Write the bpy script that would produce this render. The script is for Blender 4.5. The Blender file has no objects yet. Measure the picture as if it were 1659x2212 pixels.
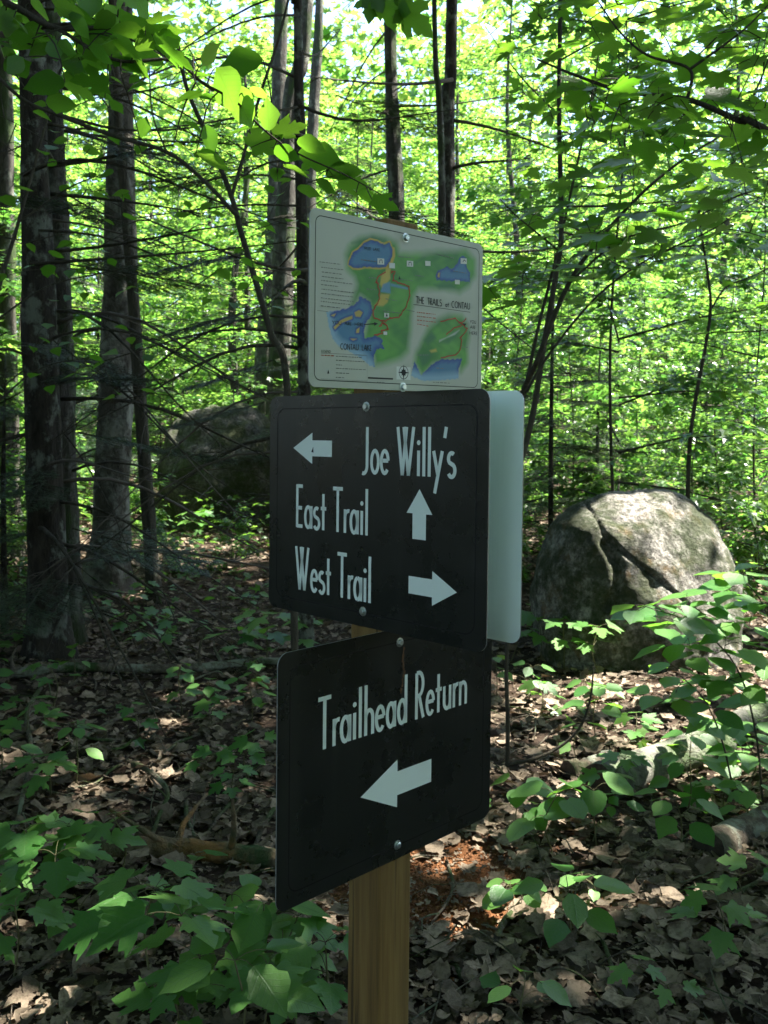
import bpy, math, random
import numpy as np
from mathutils import Vector, Matrix, noise

rng = np.random.default_rng(11)
random.seed(11)
R = math.radians
sc = bpy.context.scene
col = sc.collection

# ------------------------------------------------------------------ camera
EYE = 1.55
PITCH = 0.0285
FPX, CX, CY = 1998.0, 829.5, 982.0          # photograph measured at 1659 x 2212
cd = bpy.data.cameras.new("camera")
cam = bpy.data.objects.new("camera", cd)
col.objects.link(cam)
cam.location = (0, 0, EYE)
cam.rotation_euler = (math.pi / 2 - PITCH, 0, 0)
cd.sensor_fit = 'VERTICAL'
cd.sensor_height = 24.0
cd.lens = 24.0 * FPX / 2212.0
cd.shift_y = -(1106.0 - CY) / 2212.0
cd.clip_start = 0.05
cd.clip_end = 600
sc.camera = cam
cd.dof.use_dof = True
cd.dof.focus_distance = 1.75
cd.dof.aperture_fstop = 8.0

# ------------------------------------------------------------------ sky and sun
SUN_AZ, SUN_EL = 74.0, 58.0
SUN = Vector((math.sin(R(SUN_AZ)) * math.cos(R(SUN_EL)), math.cos(R(SUN_AZ)) * math.cos(R(SUN_EL)), math.sin(R(SUN_EL))))
wd = bpy.data.worlds.new("World")
sc.world = wd
wd.use_nodes = True
wn = wd.node_tree
bg = wn.nodes['Background']
sky = wn.nodes.new('ShaderNodeTexSky')
sky.sky_type = 'NISHITA'
sky.sun_disc = False
sky.sun_elevation = R(SUN_EL)
sky.sun_rotation = R(SUN_AZ)
wn.links.new(sky.outputs[0], bg.inputs[0])
bg.inputs[1].default_value = 0.09
sl = bpy.data.lights.new("sun", 'SUN')
sl.energy = 5.0
sl.angle = R(0.53)
sl.color = (1.0, 0.95, 0.86)
so = bpy.data.objects.new("sun", sl)
col.objects.link(so)
so.location = SUN * 40
so.rotation_euler = SUN.to_track_quat('Z', 'Y').to_euler()
sc.view_settings.view_transform = 'Standard'
sc.view_settings.look = 'None'
sc.view_settings.gamma = 1.0
sc.view_settings.use_curve_mapping = False
sc.view_settings.exposure = 2.95
cy = sc.cycles
cy.max_bounces = 10
cy.diffuse_bounces = 4
cy.glossy_bounces = 3
cy.transmission_bounces = 6
cy.use_denoising = True
cy.caustics_reflective = False
cy.caustics_refractive = False

# ------------------------------------------------------------------ helpers
FW = np.array([0, math.cos(PITCH), -math.sin(PITCH)])
UPV = np.array([0, math.sin(PITCH), math.cos(PITCH)])


def ray(px, py):
    return FW + np.array([1.0, 0, 0]) * (px - CX) / FPX + UPV * (CY - py) / FPX


def P(px, py, Y):
    d = ray(px, py)
    s = Y / d[1]
    return np.array([0, 0, EYE]) + d * s


def seen_at(q):
    v = np.asarray(q, float) - np.array([0, 0, EYE])
    dep = float(v @ FW)
    if dep < .3: return None
    return CX + FPX * v[0] / dep, CY - FPX * float(v @ UPV) / dep


def gz(x, y):
    x = np.asarray(x, float)
    y = np.asarray(y, float)
    rise = 0.055 * np.logaddexp(0, (y - 6.5) * 1.2) / 1.2
    rise = rise + 0.035 * np.logaddexp(0, (-x - 1.2) * 2) / 2 * (1 / (1 + np.exp(-(y - 7.5))))
    near = 1 / (1 + np.exp(-(np.hypot(x, y) - 2.5) * 2))
    b = 0.045 * np.sin(1.3 * x + .7) * np.sin(.9 * y + .3) + .022 * np.sin(3.1 * x + 1.7 * y) + .016 * np.sin(2.3 * y - 3.7 * x + 1)
    b = b + .010 * np.sin(7.1 * x + 2.2 * y) * np.sin(6.3 * y - 1.3 * x)
    return rise + b * (0.35 + .65 * near)


def G(px, py):
    """ground point seen at a photograph pixel"""
    d = ray(px, py)
    lo, hi = 0.5, 80.0
    s = 0.8
    o = np.array([0, 0, EYE])
    while s < 80:
        q = o + d * s
        if q[2] < gz(q[0], q[1]):
            lo, hi = s - 0.05 * s, s
            for _ in range(25):
                m = .5 * (lo + hi)
                q = o + d * m
                if q[2] < gz(q[0], q[1]):
                    hi = m
                else:
                    lo = m
            break
        s *= 1.05
    q = o + d * hi
    return np.array([q[0], q[1], float(gz(q[0], q[1]))])


def nrm(v):
    v = np.asarray(v, float)
    return v / max(1e-9, np.linalg.norm(v))


def mesh_from(name, V, F, mats=(), smooth=True, uv=None, rnd=None, fmat=None):
    me = bpy.data.meshes.new(name)
    V = np.asarray(V, np.float32).reshape(-1, 3)
    me.vertices.add(len(V))
    me.vertices.foreach_set("co", V.ravel())
    if isinstance(F, np.ndarray):
        tot = np.full(len(F), F.shape[1], np.int32)
        li = F.ravel().astype(np.int32)
    else:
        tot = np.array([len(f) for f in F], np.int32)
        li = np.fromiter((i for f in F for i in f), np.int32)
    me.loops.add(len(li))
    me.loops.foreach_set("vertex_index", li)
    me.polygons.add(len(tot))
    st = np.zeros(len(tot), np.int32)
    st[1:] = np.cumsum(tot)[:-1]
    me.polygons.foreach_set("loop_start", st)
    me.polygons.foreach_set("loop_total", tot)
    me.polygons.foreach_set("use_smooth", np.full(len(tot), smooth, bool))
    if uv is not None:
        u = me.uv_layers.new(name="UVMap")
        u.data.foreach_set("uv", np.asarray(uv, np.float32)[li].ravel())
    if rnd is not None:
        a = me.attributes.new("rnd", 'FLOAT', 'POINT')
        a.data.foreach_set("value", np.asarray(rnd, np.float32))
    for m in mats:
        me.materials.append(m)
    if fmat is not None:
        me.polygons.foreach_set("material_index", np.asarray(fmat, np.int32))
    me.update(calc_edges=True)
    return me


class MB:
    def __init__(s):
        s.V, s.F, s.n = [], [], 0
        s.fm = []

    def add(s, V, F, m=0):
        V = np.asarray(V, float).reshape(-1, 3)
        s.V.append(V)
        k = s.n
        s.F.extend([tuple(int(i) + k for i in f) for f in F])
        s.fm.extend([m] * len(F))
        s.n += len(V)

    def tube(s, pts, radii, sides=6, cap=True, wob=0.0, m=0):
        pts = np.asarray(pts, float)
        n = len(pts)
        radii = np.broadcast_to(np.asarray(radii, float), (n,))
        T = np.gradient(pts, axis=0)
        T /= np.linalg.norm(T, axis=1)[:, None] + 1e-9
        a = np.array([0, 0, 1.0]) if abs(T[0][2]) < .8 else np.array([1.0, 0, 0])
        V = []
        ang = np.linspace(0, 2 * math.pi, sides, endpoint=False)
        for i in range(n):
            x = np.cross(a, T[i])
            x /= np.linalg.norm(x) + 1e-9
            y = np.cross(T[i], x)
            a = y if False else a
            rr = radii[i] * (1 + (wob * rng.normal(size=sides) if wob else 0))
            V.append(pts[i] + np.outer(np.cos(ang) * rr, x) + np.outer(np.sin(ang) * rr, y))
        V = np.concatenate(V)
        F = []
        for i in range(n - 1):
            for j in range(sides):
                k = (j + 1) % sides
                F.append((i * sides + j, i * sides + k, (i + 1) * sides + k, (i + 1) * sides + j))
        if cap:
            F.append(tuple(range(sides - 1, -1, -1)))
            F.append(tuple((n - 1) * sides + j for j in range(sides)))
        s.add(V, F, m)

    def mesh(s, name, mats, smooth=True, off=None):
        V = np.concatenate(s.V) if s.V else np.zeros((0, 3))
        if off is not None:
            V = V - np.asarray(off)
        return mesh_from(name, V, s.F, mats if isinstance(mats, (list, tuple)) else [mats], smooth, fmat=s.fm)


def tag(o, label=None, cat=None, group=None, kind=None):
    if label: o['label'] = label
    if cat: o['category'] = cat
    if group: o['group'] = group
    if kind: o['kind'] = kind
    return o


def link(name, me, parent=None, loc=None):
    o = bpy.data.objects.new(name, me)
    col.objects.link(o)
    if parent is not None: o.parent = parent
    if loc is not None: o.location = loc
    return o


def thing(name, label, cat, loc=(0, 0, 0), group=None):
    o = bpy.data.objects.new(name, None)
    col.objects.link(o)
    o.location = [float(c) for c in loc]
    o.empty_display_size = .1
    return tag(o, label, cat, group)


def spline(pts, n=12):
    """Catmull-Rom through points"""
    p = np.asarray(pts, float)
    if len(p) < 3:
        t = np.linspace(0, 1, n)[:, None]
        return p[0] * (1 - t) + p[-1] * t
    q = np.vstack([2 * p[0] - p[1], p, 2 * p[-1] - p[-2]])
    out = []
    seg = len(p) - 1
    for t in np.linspace(0, seg, n):
        i = min(int(t), seg - 1)
        u = t - i
        a, b, c, d = q[i], q[i + 1], q[i + 2], q[i + 3]
        out.append(.5 * (2 * b + (c - a) * u + (2 * a - 5 * b + 4 * c - d) * u * u + (3 * b - a - 3 * c + d) * u ** 3))
    return np.array(out)


# ------------------------------------------------------------------ materials
def new_mat(name):
    m = bpy.data.materials.new(name)
    m.use_nodes = True
    nt = m.node_tree
    return m, nt, nt.nodes['Principled BSDF'], nt.nodes['Material Output']


def N(nt, t, **kw):
    n = nt.nodes.new(t)
    for k, v in kw.items():
        if k.startswith('i_'):
            k2 = k[2:]
            n.inputs[int(k2) if k2.isdigit() else k2].default_value = v
        else:
            setattr(n, k, v)
    return n


def ramp(nt, fac, stops):
    r = nt.nodes.new('ShaderNodeValToRGB')
    e = r.color_ramp.elements
    while len(e) < len(stops): e.new(.5)
    for el, (p, c) in zip(e, stops):
        el.position = p
        el.color = (*c, 1) if len(c) == 3 else c
    nt.links.new(fac, r.inputs[0])
    return r.outputs[0]


def math_n(nt, op, a, b=None, c=None):
    n = nt.nodes.new('ShaderNodeMath')
    n.operation = op
    for i, v in enumerate((a, b, c)):
        if v is None: continue
        if isinstance(v, (int, float)): n.inputs[i].default_value = v
        else: nt.links.new(v, n.inputs[i])
    return n.outputs[0]


def mixc(nt, f, a, b):
    n = nt.nodes.new('ShaderNodeMix')
    n.data_type = 'RGBA'
    for i, v in ((0, f), (6, a), (7, b)):
        if isinstance(v, (int, float)): n.inputs[i].default_value = v
        elif isinstance(v, tuple): n.inputs[i].default_value = (*v, 1)
        else: nt.links.new(v, n.inputs[i])
    return n.outputs[2]


def noise_n(nt, scale, detail=5, rough=.6, stretch=(1, 1, 1), coord='Object', off=(0, 0, 0)):
    tc = nt.nodes.new('ShaderNodeTexCoord')
    mp = nt.nodes.new('ShaderNodeMapping')
    mp.inputs['Scale'].default_value = stretch
    mp.inputs['Location'].default_value = off
    nt.links.new(tc.outputs[coord], mp.inputs[0])
    nz = N(nt, 'ShaderNodeTexNoise', i_Scale=scale, i_Detail=detail, i_Roughness=rough)
    nt.links.new(mp.outputs[0], nz.inputs['Vector'])
    return nz.outputs[0]


def bump(nt, bs, h, strength=.5, dist=.01):
    b = N(nt, 'ShaderNodeBump', i_Strength=strength, i_Distance=dist)
    nt.links.new(h, b.inputs['Height'])
    nt.links.new(b.outputs[0], bs.inputs['Normal'])


def noise_mat(name, stops, scale, stretch=(1, 1, 1), rough=.8, spec=.3, bscale=None, bstr=.6, bdist=.01, detail=6):
    m, nt, bs, out = new_mat(name)
    nz = noise_n(nt, scale, detail, .65, stretch)
    nt.links.new(ramp(nt, nz, stops), bs.inputs['Base Color'])
    bs.inputs['Roughness'].default_value = rough
    bs.inputs['Specular IOR Level'].default_value = spec
    bump(nt, bs, noise_n(nt, bscale or scale * 2, 6, .7, stretch), bstr, bdist)
    return m


def bark_mat(name, dark, light, lichen, lich_lo=.55, lich_hi=.68, stretch=(1, 1, .25), scale=22, moss=None):
    m, nt, bs, out = new_mat(name)
    a = noise_n(nt, scale, 8, .7, stretch)
    c = ramp(nt, a, [(.33, dark), (.66, light)])
    b = noise_n(nt, 5.5, 6, .7, (1, 1, .8), off=(3, 1, 7))
    f = ramp(nt, b, [(lich_lo, (0, 0, 0)), (lich_hi, (1, 1, 1))])
    c = mixc(nt, f, c, lichen)
    if moss:
        d = noise_n(nt, 3.0, 5, .6, (1, 1, .6), off=(9, 4, 2))
        c = mixc(nt, ramp(nt, d, [(.52, (0, 0, 0)), (.62, (1, 1, 1))]), c, moss)
    nt.links.new(c, bs.inputs['Base Color'])
    bs.inputs['Roughness'].default_value = .9
    bs.inputs['Specular IOR Level'].default_value = .2
    bump(nt, bs, math_n(nt, 'ADD', a, math_n(nt, 'MULTIPLY', f, .25)), 1.0, .03)
    return m


def leaf_mat(name, ca, cb, ta, tb, trans=.45, rough=.42, veins=0.0, spec=.5):
    m, nt, bs, out = new_mat(name)
    at = N(nt, 'ShaderNodeAttribute', attribute_name='rnd')
    oi = N(nt, 'ShaderNodeObjectInfo')
    f = math_n(nt, 'FRACT', math_n(nt, 'ADD', at.outputs['Fac'], oi.outputs['Random']))
    c = mixc(nt, f, ca, cb)
    t = mixc(nt, f, ta, tb)
    if veins:
        uv = N(nt, 'ShaderNodeUVMap', uv_map='UVMap')
        sp = N(nt, 'ShaderNodeSeparateXYZ')
        nt.links.new(uv.outputs[0], sp.inputs[0])
        ax = math_n(nt, 'ABSOLUTE', sp.outputs[0])
        side = math_n(nt, 'FRACT', math_n(nt, 'MULTIPLY', math_n(nt, 'SUBTRACT', sp.outputs[1], math_n(nt, 'MULTIPLY', ax, .75)), 8.0))
        sv = math_n(nt, 'SUBTRACT', 1.0, math_n(nt, 'MINIMUM', math_n(nt, 'MULTIPLY', math_n(nt, 'ABSOLUTE', math_n(nt, 'SUBTRACT', side, .5)), 9.0), 1.0))
        mv = math_n(nt, 'SUBTRACT', 1.0, math_n(nt, 'MINIMUM', math_n(nt, 'MULTIPLY', ax, 45.0), 1.0))
        vv = math_n(nt, 'MAXIMUM', sv, mv)
        c = mixc(nt, math_n(nt, 'MULTIPLY', vv, veins), c, (.11, .21, .075))
        t = mixc(nt, math_n(nt, 'MULTIPLY', vv, veins * .6), t, (.05, .12, .01))
        wear = noise_n(nt, 14, 4, .6)
        c = mixc(nt, math_n(nt, 'MULTIPLY', ramp(nt, wear, [(.35, (0, 0, 0)), (.7, (1, 1, 1))]), .35), c, cb)
        dm = ramp(nt, noise_n(nt, 7, 5, .7, off=(5, 2, 9)), [(.64, (0, 0, 0)), (.70, (1, 1, 1))])
        c = mixc(nt, math_n(nt, 'MULTIPLY', dm, .7), c, (.10, .075, .03))
        bump(nt, bs, math_n(nt, 'ADD', vv, math_n(nt, 'MULTIPLY', wear, 2.0)), .22, .003)
    nt.links.new(c, bs.inputs['Base Color'])
    bs.inputs['Roughness'].default_value = rough
    bs.inputs['Specular IOR Level'].default_value = spec
    tr = nt.nodes.new('ShaderNodeBsdfTranslucent')
    nt.links.new(t, tr.inputs[0])
    mx = N(nt, 'ShaderNodeMixShader', i_0=trans)
    nt.links.new(bs.outputs[0], mx.inputs[1])
    nt.links.new(tr.outputs[0], mx.inputs[2])
    nt.links.new(mx.outputs[0], out.inputs[0])
    return m


def plain(name, c, rough=.5, spec=.5, metal=0.0):
    m, nt, bs, out = new_mat(name)
    bs.inputs['Base Color'].default_value = (*c, 1)
    bs.inputs['Roughness'].default_value = rough
    bs.inputs['Specular IOR Level'].default_value = spec
    bs.inputs['Metallic'].default_value = metal
    return m


M_leaf_far = leaf_mat('maple_foliage', (.030, .090, .022), (.095, .155, .040), (.11, .33, .035), (.38, .56, .09), .48, .30)
M_leaf_mid = leaf_mat('sapling_foliage', (.028, .085, .022), (.085, .15, .040), (.09, .31, .035), (.30, .50, .08), .45, .28)
M_leaf_near = leaf_mat('broad_leaf', (.040, .105, .030), (.065, .135, .035), (.16, .44, .02), (.28, .56, .04), .46, .34, veins=.35)
M_leaf_ground = leaf_mat('seedling_leaf', (.032, .125, .024), (.105, .225, .050), (.12, .36, .03), (.22, .46, .04), .40, .38, veins=.5, spec=.45)
M_canopy = leaf_mat('canopy_foliage', (.04, .09, .018), (.07, .12, .025), (.10, .24, .02), (.16, .30, .03), .4, .45)
M_needle = leaf_mat('fir_needle', (.018, .050, .022), (.035, .075, .030), (.03, .08, .02), (.05, .10, .02), .2, .45)
M_litter = leaf_mat('dry_leaf', (.034, .026, .019), (.31, .24, .17), (.16, .10, .05), (.20, .13, .07), .10, .75, veins=.12, spec=.2)
_nt = M_litter.node_tree
_bs = _nt.nodes['Principled BSDF']
_src = _bs.inputs['Base Color'].links[0].from_socket
_geo = N(_nt, 'ShaderNodeNewGeometry')
_nz = N(_nt, 'ShaderNodeTexNoise', i_Scale=42.0, i_Detail=6.0, i_Roughness=.7)
_nt.links.new(_geo.outputs['Position'], _nz.inputs['Vector'])
_nt.links.new(mixc(_nt, ramp(_nt, _nz.outputs[0], [(.46, (0, 0, 0)), (.66, (.8,) * 3)]), _src, (.040, .027, .017)), _bs.inputs['Base Color'])
M_cover = leaf_mat('ground_cover_leaf', (.035, .10, .025), (.07, .14, .035), (.12, .28, .03), (.2, .36, .05), .42, .42)
M_spruce = bark_mat('spruce_bark', (.012, .010, .008), (.060, .050, .040), (.15, .16, .13), .52, .60)
M_hard = bark_mat('maple_bark', (.024, .022, .018), (.075, .068, .055), (.15, .155, .125), .52, .64, moss=(.035, .055, .018))
M_peel = bark_mat('peeling_bark', (.035, .029, .022), (.115, .105, .085), (.21, .21, .175), .46, .60, (1, 1, .5), 14)
M_thin = bark_mat('sapling_bark', (.03, .027, .02), (.085, .075, .055), (.13, .14, .10), .6, .72)
M_stick = bark_mat('dead_stick', (.06, .05, .038), (.19, .16, .12), (.20, .23, .15), .52, .62, (1, 1, 1), 30, moss=(.06, .085, .03))
M_twig = plain('dead_twig', (.10, .085, .07), .9, .2)
M_stem = plain('green_stem', (.09, .085, .035), .7, .3)
M_birch = bark_mat('birch_bark', (.025, .022, .018), (.20, .20, .165), (.11, .15, .075), .46, .58, (1, 1, 1), 12, moss=(.03, .05, .015))


# ------------------------------------------------------------------ leaf shapes
def outline(half):
    r = [tuple(p) for p in half]
    return r


MAPLE = [(0, .0), (.17, -.07), (.36, -.03), (.33, .07), (.41, .12), (.33, .21), (.43, .29), (.52, .40), (.66, .58), (.50, .55), (.43, .63), (.34, .56), (.23, .50), (.22, .60), (.31, .70), (.20, .75), (.17, .86), (0, 1.06)]
STAR = [(0, 0), (.38, .0), (.27, .2), (.58, .52), (.22, .48), (0, 1.0)]
OVAL = [(0, 0), (.13, .05), (.25, .17), (.33, .33), (.35, .48), (.31, .64), (.22, .79), (.11, .91), (0, 1.04)]
ROUND = [(0, .0), (.18, -.05), (.36, .05), (.46, .25), (.47, .45), (.40, .65), (.27, .83), (.12, .93), (0, 1.0)]
DIAM = [(0, 0), (.36, .42), (0, 1.0)]
OVAL6 = [(0, 0), (.26, .2), (.33, .5), (.18, .82), (0, 1.0)]
DRY = [(0, 0), (.2, .02), (.36, .16), (.30, .27), (.50, .48), (.34, .52), (.28, .66), (.24, .80), (0, 1.0)]


def template(half, fold=.12, droop=.18, cup=0.0, jit=0.0, curl=0.0, mid=4):
    """leaf as two folded halves; returns V (x,y,z) and faces"""
    h = np.array(half, float)
    if jit:
        h[1:-1] += rng.normal(size=h[1:-1].shape) * jit
    top = h[-1][1]
    ms = [(0, y) for y in np.linspace(0, top, mid + 2)[1:-1]]
    pts = [tuple(h[0])] + [tuple(p) for p in h[1:-1]] + [tuple(h[-1])]
    nR = len(pts)
    left = [(-x * (1 + (jit and rng.normal() * .05)), y) for x, y in h[1:-1]]
    V2 = pts + left + ms
    nL = len(left)
    iR = list(range(nR))
    iL = list(range(nR, nR + nL))
    iM = list(range(nR + nL, nR + nL + len(ms)))
    F = [tuple(iR + iM[::-1]), tuple([0] + iM + [nR - 1] + iL[::-1])]
    ph = rng.uniform(0, 6.28)
    V = []
    for x, y in V2:
        z = fold * abs(x) * 1.0 - droop * (y / top) ** 2 + cup * x * x
        if curl:
            z += curl * math.sin(5 * x + 4 * y + ph) * (abs(x) + .2 * y)
        V.append((x, y, z))
    return np.array(V), F


def leaf_cloud_mesh(name, pos, dirs, ups, size, tm, mat, rnd=None, smooth=False):
    V, F = tm
    pos = np.asarray(pos, float)
    n = len(pos)
    d = dirs / (np.linalg.norm(dirs, axis=1)[:, None] + 1e-9)
    x = np.cross(d, ups)
    x /= np.linalg.norm(x, axis=1)[:, None] + 1e-9
    z = np.cross(x, d)
    s = np.broadcast_to(np.asarray(size, float), (n,))[:, None, None]
    W = pos[:, None, :] + s * (V[None, :, 0:1] * x[:, None, :] + V[None, :, 1:2] * d[:, None, :] + V[None, :, 2:3] * z[:, None, :])
    k = len(V)
    if rnd is None: rnd = rng.random(n)
    FL = []
    if len(set(len(f) for f in F)) == 1:
        A = np.array(F)
        FL = (A[None] + (np.arange(n) * k)[:, None, None]).reshape(-1, A.shape[1])
    else:
        for i in range(n):
            FL.extend([tuple(q + i * k for q in f) for f in F])
    return mesh_from(name, W.reshape(-1, 3), FL, [mat], smooth, uv=np.tile(V[:, :2], (n, 1)), rnd=np.repeat(rnd, k))


T_star = template(STAR, .15, .15, mid=0)
T_diam = template(DIAM, .18, .1, mid=0)
T_oval6 = template(OVAL6, .18, .15, mid=0)
LEAF = {}
for kind, half, mat in (('maple', MAPLE, M_leaf_ground), ('oval', OVAL, M_leaf_ground), ('round', ROUND, M_leaf_ground),
                        ('near_maple', MAPLE, M_leaf_near), ('near_oval', OVAL, M_leaf_near), ('dry', DRY, M_litter), ('dry_oval', OVAL, M_litter), ('dry_maple', MAPLE, M_litter)):
    LEAF[kind] = []
    for v in range(5):
        V, F = template(half, rng.uniform(.05, .25), rng.uniform(.05, .3), rng.uniform(-.3, .2), .018, .05 if kind[:3] != 'dry' else .26)
        LEAF[kind].append(mesh_from(kind + '_leaf', V, F, [mat], True, uv=V[:, :2], rnd=np.full(len(V), rng.random())))


def leaf_matrix(pos, d, up, size):
    d = nrm(d)
    x = nrm(np.cross(d, up))
    z = np.cross(x, d)
    return Matrix(((x[0] * size, d[0] * size, z[0] * size, pos[0]), (x[1] * size, d[1] * size, z[1] * size, pos[1]),
                   (x[2] * size, d[2] * size, z[2] * size, pos[2]), (0, 0, 0, 1)))


def put_leaf(kind, pos, d, up, size, parent, base):
    o = link('leaf', random.choice(LEAF[kind]), parent)
    o.matrix_local = leaf_matrix(np.asarray(pos) - base, d, up, size)
    return o


# ------------------------------------------------------------------ ground
def axis(lo, hi, fine_lo, fine_hi, step, grow=1.12):
    a = list(np.arange(fine_lo, fine_hi, step))
    s = step
    x = fine_hi
    while x < hi:
        a.append(x)
        s *= grow
        x += s
    a.append(hi)
    s = step
    x = fine_lo
    while x > lo:
        s *= grow
        x -= s
        a.insert(0, max(x, lo))
    return np.array(a)


xs = axis(-160, 160, -5, 5.5, .06)
ys = axis(-60, 240, 1.2, 11, .06)
XX, YY = np.meshgrid(xs, ys)
ZZ = gz(XX, YY) + np.where(np.hypot(XX, YY - 4) < 9, rng.normal(size=XX.shape) * .004, 0)
nx = len(xs)
ii = np.arange(len(ys) - 1)[:, None] * nx + np.arange(nx - 1)[None]
ii = ii.ravel()
m, nt, bs, out = new_mat('forest_soil')
c1 = ramp(nt, noise_n(nt, 9, 8, .7), [(.3, (.016, .011, .008)), (.52, (.045, .030, .020)), (.72, (.11, .08, .055))])
red = ramp(nt, noise_n(nt, 26, 8, .75), [(.3, (.06, .022, .008)), (.7, (.27, .115, .045))])
tc = N(nt, 'ShaderNodeTexCoord')
dsn = N(nt, 'ShaderNodeVectorMath', operation='DISTANCE')
nt.links.new(tc.outputs['Object'], dsn.inputs[0])
dsn.inputs[1].default_value = tuple(G(940, 1900))
mk = math_n(nt, 'ADD', dsn.outputs['Value'], math_n(nt, 'MULTIPLY', noise_n(nt, 5, 5), .7))
mkr = ramp(nt, mk, [(.55, (1, 1, 1)), (.82, (0, 0, 0))])
nt.links.new(mixc(nt, mkr, c1, red), bs.inputs['Base Color'])
bs.inputs['Roughness'].default_value = .95
bs.inputs['Specular IOR Level'].default_value = .15
bump(nt, bs, noise_n(nt, 45, 8, .75), 1.0, .02)
g = link('ground', mesh_from('ground', np.stack([XX, YY, ZZ], -1), np.stack([ii, ii + 1, ii + nx + 1, ii + nx], -1), [m]))
tag(g, kind='structure')
SOIL = G(940, 1900)

# ------------------------------------------------------------------ signpost
TILT = 0.0109
YAW = 0.7902
PX, PY = -0.016, 1.834
A = .089
d1 = np.array([math.sin(YAW), math.cos(YAW), 0.0])
d2 = np.array([math.cos(YAW), -math.sin(YAW), 0.0])
up = nrm([TILT, 0, 1.0])
O = np.array([PX, PY, 0.0])
base_z = float(gz(PX, PY))
sign = thing('trail_signpost', 'square wooden post carrying a map board and dark brown trail direction boards', 'signpost', (PX, PY, base_z))
SB = np.array([PX, PY, base_z])

m, nt, bs, out = new_mat('treated_post_wood')
gr = noise_n(nt, 34, 7, .65, (1, 1, .045))
c = ramp(nt, gr, [(.28, (.060, .033, .009)), (.5, (.155, .090, .026)), (.72, (.235, .150, .048))])
st = ramp(nt, noise_n(nt, 3, 4, .6, (1, 1, .5)), [(.45, (0, 0, 0)), (.75, (1, 1, 1))])
c = mixc(nt, math_n(nt, 'MULTIPLY', st, .45), c, (.12, .105, .05))
kn = ramp(nt, noise_n(nt, 9, 2, .5, (1, 1, .55), off=(2, 5, 1)), [(.70, (0, 0, 0)), (.76, (1, 1, 1))])
c = mixc(nt, math_n(nt, 'MULTIPLY', kn, .8), c, (.05, .027, .012))
ck = ramp(nt, noise_n(nt, 60, 3, .5, (1, 1, .018), off=(7, 7, 1)), [(.64, (0, 0, 0)), (.69, (1, 1, 1))])
c = mixc(nt, math_n(nt, 'MULTIPLY', ck, .75), c, (.030, .018, .008))
nt.links.new(c, bs.inputs['Base Color'])
bs.inputs['Roughness'].default_value = .75
bs.inputs['Specular IOR Level'].default_value = .3
bump(nt, bs, math_n(nt, 'SUBTRACT', gr, ck), .6, .004)
M_post = m


def rounded_rect(w, h, r, n=6):
    pts = []
    for cx_, cy_, a0 in ((w / 2 - r, h / 2 - r, 0), (-w / 2 + r, h / 2 - r, 90), (-w / 2 + r, -h / 2 + r, 180), (w / 2 - r, -h / 2 + r, 270)):
        for k in range(n + 1):
            a = R(a0 + 90 * k / n)
            pts.append((cx_ + r * math.cos(a), cy_ + r * math.sin(a)))
    return pts


# post: chamfered square section in the tilted frame
mb = MB()
sec = rounded_rect(A, A, .004, 2)
zs = [-.35, .3, .9, 1.5, 1.947 - base_z, 1.951 - base_z]
V = []
for k, z in enumerate(zs):
    f_ = 1.0 if k < 5 else .95
    for a_, b_ in sec:
        V.append(SB + d2 * a_ * f_ + d1 * b_ * f_ + up * z)
n_ = len(sec)
F = [(k * n_ + j, k * n_ + (j + 1) % n_, (k + 1) * n_ + (j + 1) % n_, (k + 1) * n_ + j) for k in range(len(zs) - 1) for j in range(n_)]
F.append(tuple((len(zs) - 1) * n_ + j for j in range(n_)))
mb.add(V, F)
link('post', mb.mesh('post', M_post, False, SB), sign)

m, nt, bs, out = new_mat('brown_sign_face')
sc_ = noise_n(nt, 3.5, 4, .6, (1, 1, 1))
c = ramp(nt, sc_, [(.3, (.0085, .0110, .0092)), (.75, (.0135, .0145, .0120))])
du = ramp(nt, noise_n(nt, 130, 3, .6), [(.66, (0, 0, 0)), (.74, (1, 1, 1))])
c = mixc(nt, math_n(nt, 'MULTIPLY', du, .30), c, (.09, .09, .06))
stk = ramp(nt, noise_n(nt, 16, 5, .6, (1, 1, .06), off=(3, 3, 0)), [(.55, (0, 0, 0)), (.78, (1, 1, 1))])
c = mixc(nt, math_n(nt, 'MULTIPLY', stk, .22), c, (.06, .06, .05))
nt.links.new(c, bs.inputs['Base Color'])
nt.links.new(ramp(nt, noise_n(nt, 11, 5, .6), [(.3, (.22,) * 3), (.7, (.36,) * 3)]), bs.inputs['Roughness'])
bs.inputs['Specular IOR Level'].default_value = .5
M_brown = m
m, nt, bs, out = new_mat('aluminium_back')
c = ramp(nt, noise_n(nt, 2.5, 4, .6), [(.3, (.74, .85, .80)), (.7, (.82, .91, .86))])
stk = ramp(nt, noise_n(nt, 13, 5, .65, (1, 1, .07)), [(.52, (0, 0, 0)), (.75, (1, 1, 1))])
c = mixc(nt, math_n(nt, 'MULTIPLY', stk, .35), c, (.50, .55, .50))
nt.links.new(c, bs.inputs['Base Color'])
bs.inputs['Metallic'].default_value = .1
bs.inputs['Roughness'].default_value = .34
M_alu = m
M_edge = plain('sheet_edge', (.30, .31, .30), .45, .5, .6)
M_letter = plain('pale_vinyl_lettering', (.70, .78, .72), .5, .4)
M_black = plain('black_border_line', (.006, .006, .006), .6, .3)
M_screw = plain('zinc_screw', (.55, .60, .58), .32, .5, .9)


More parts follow.
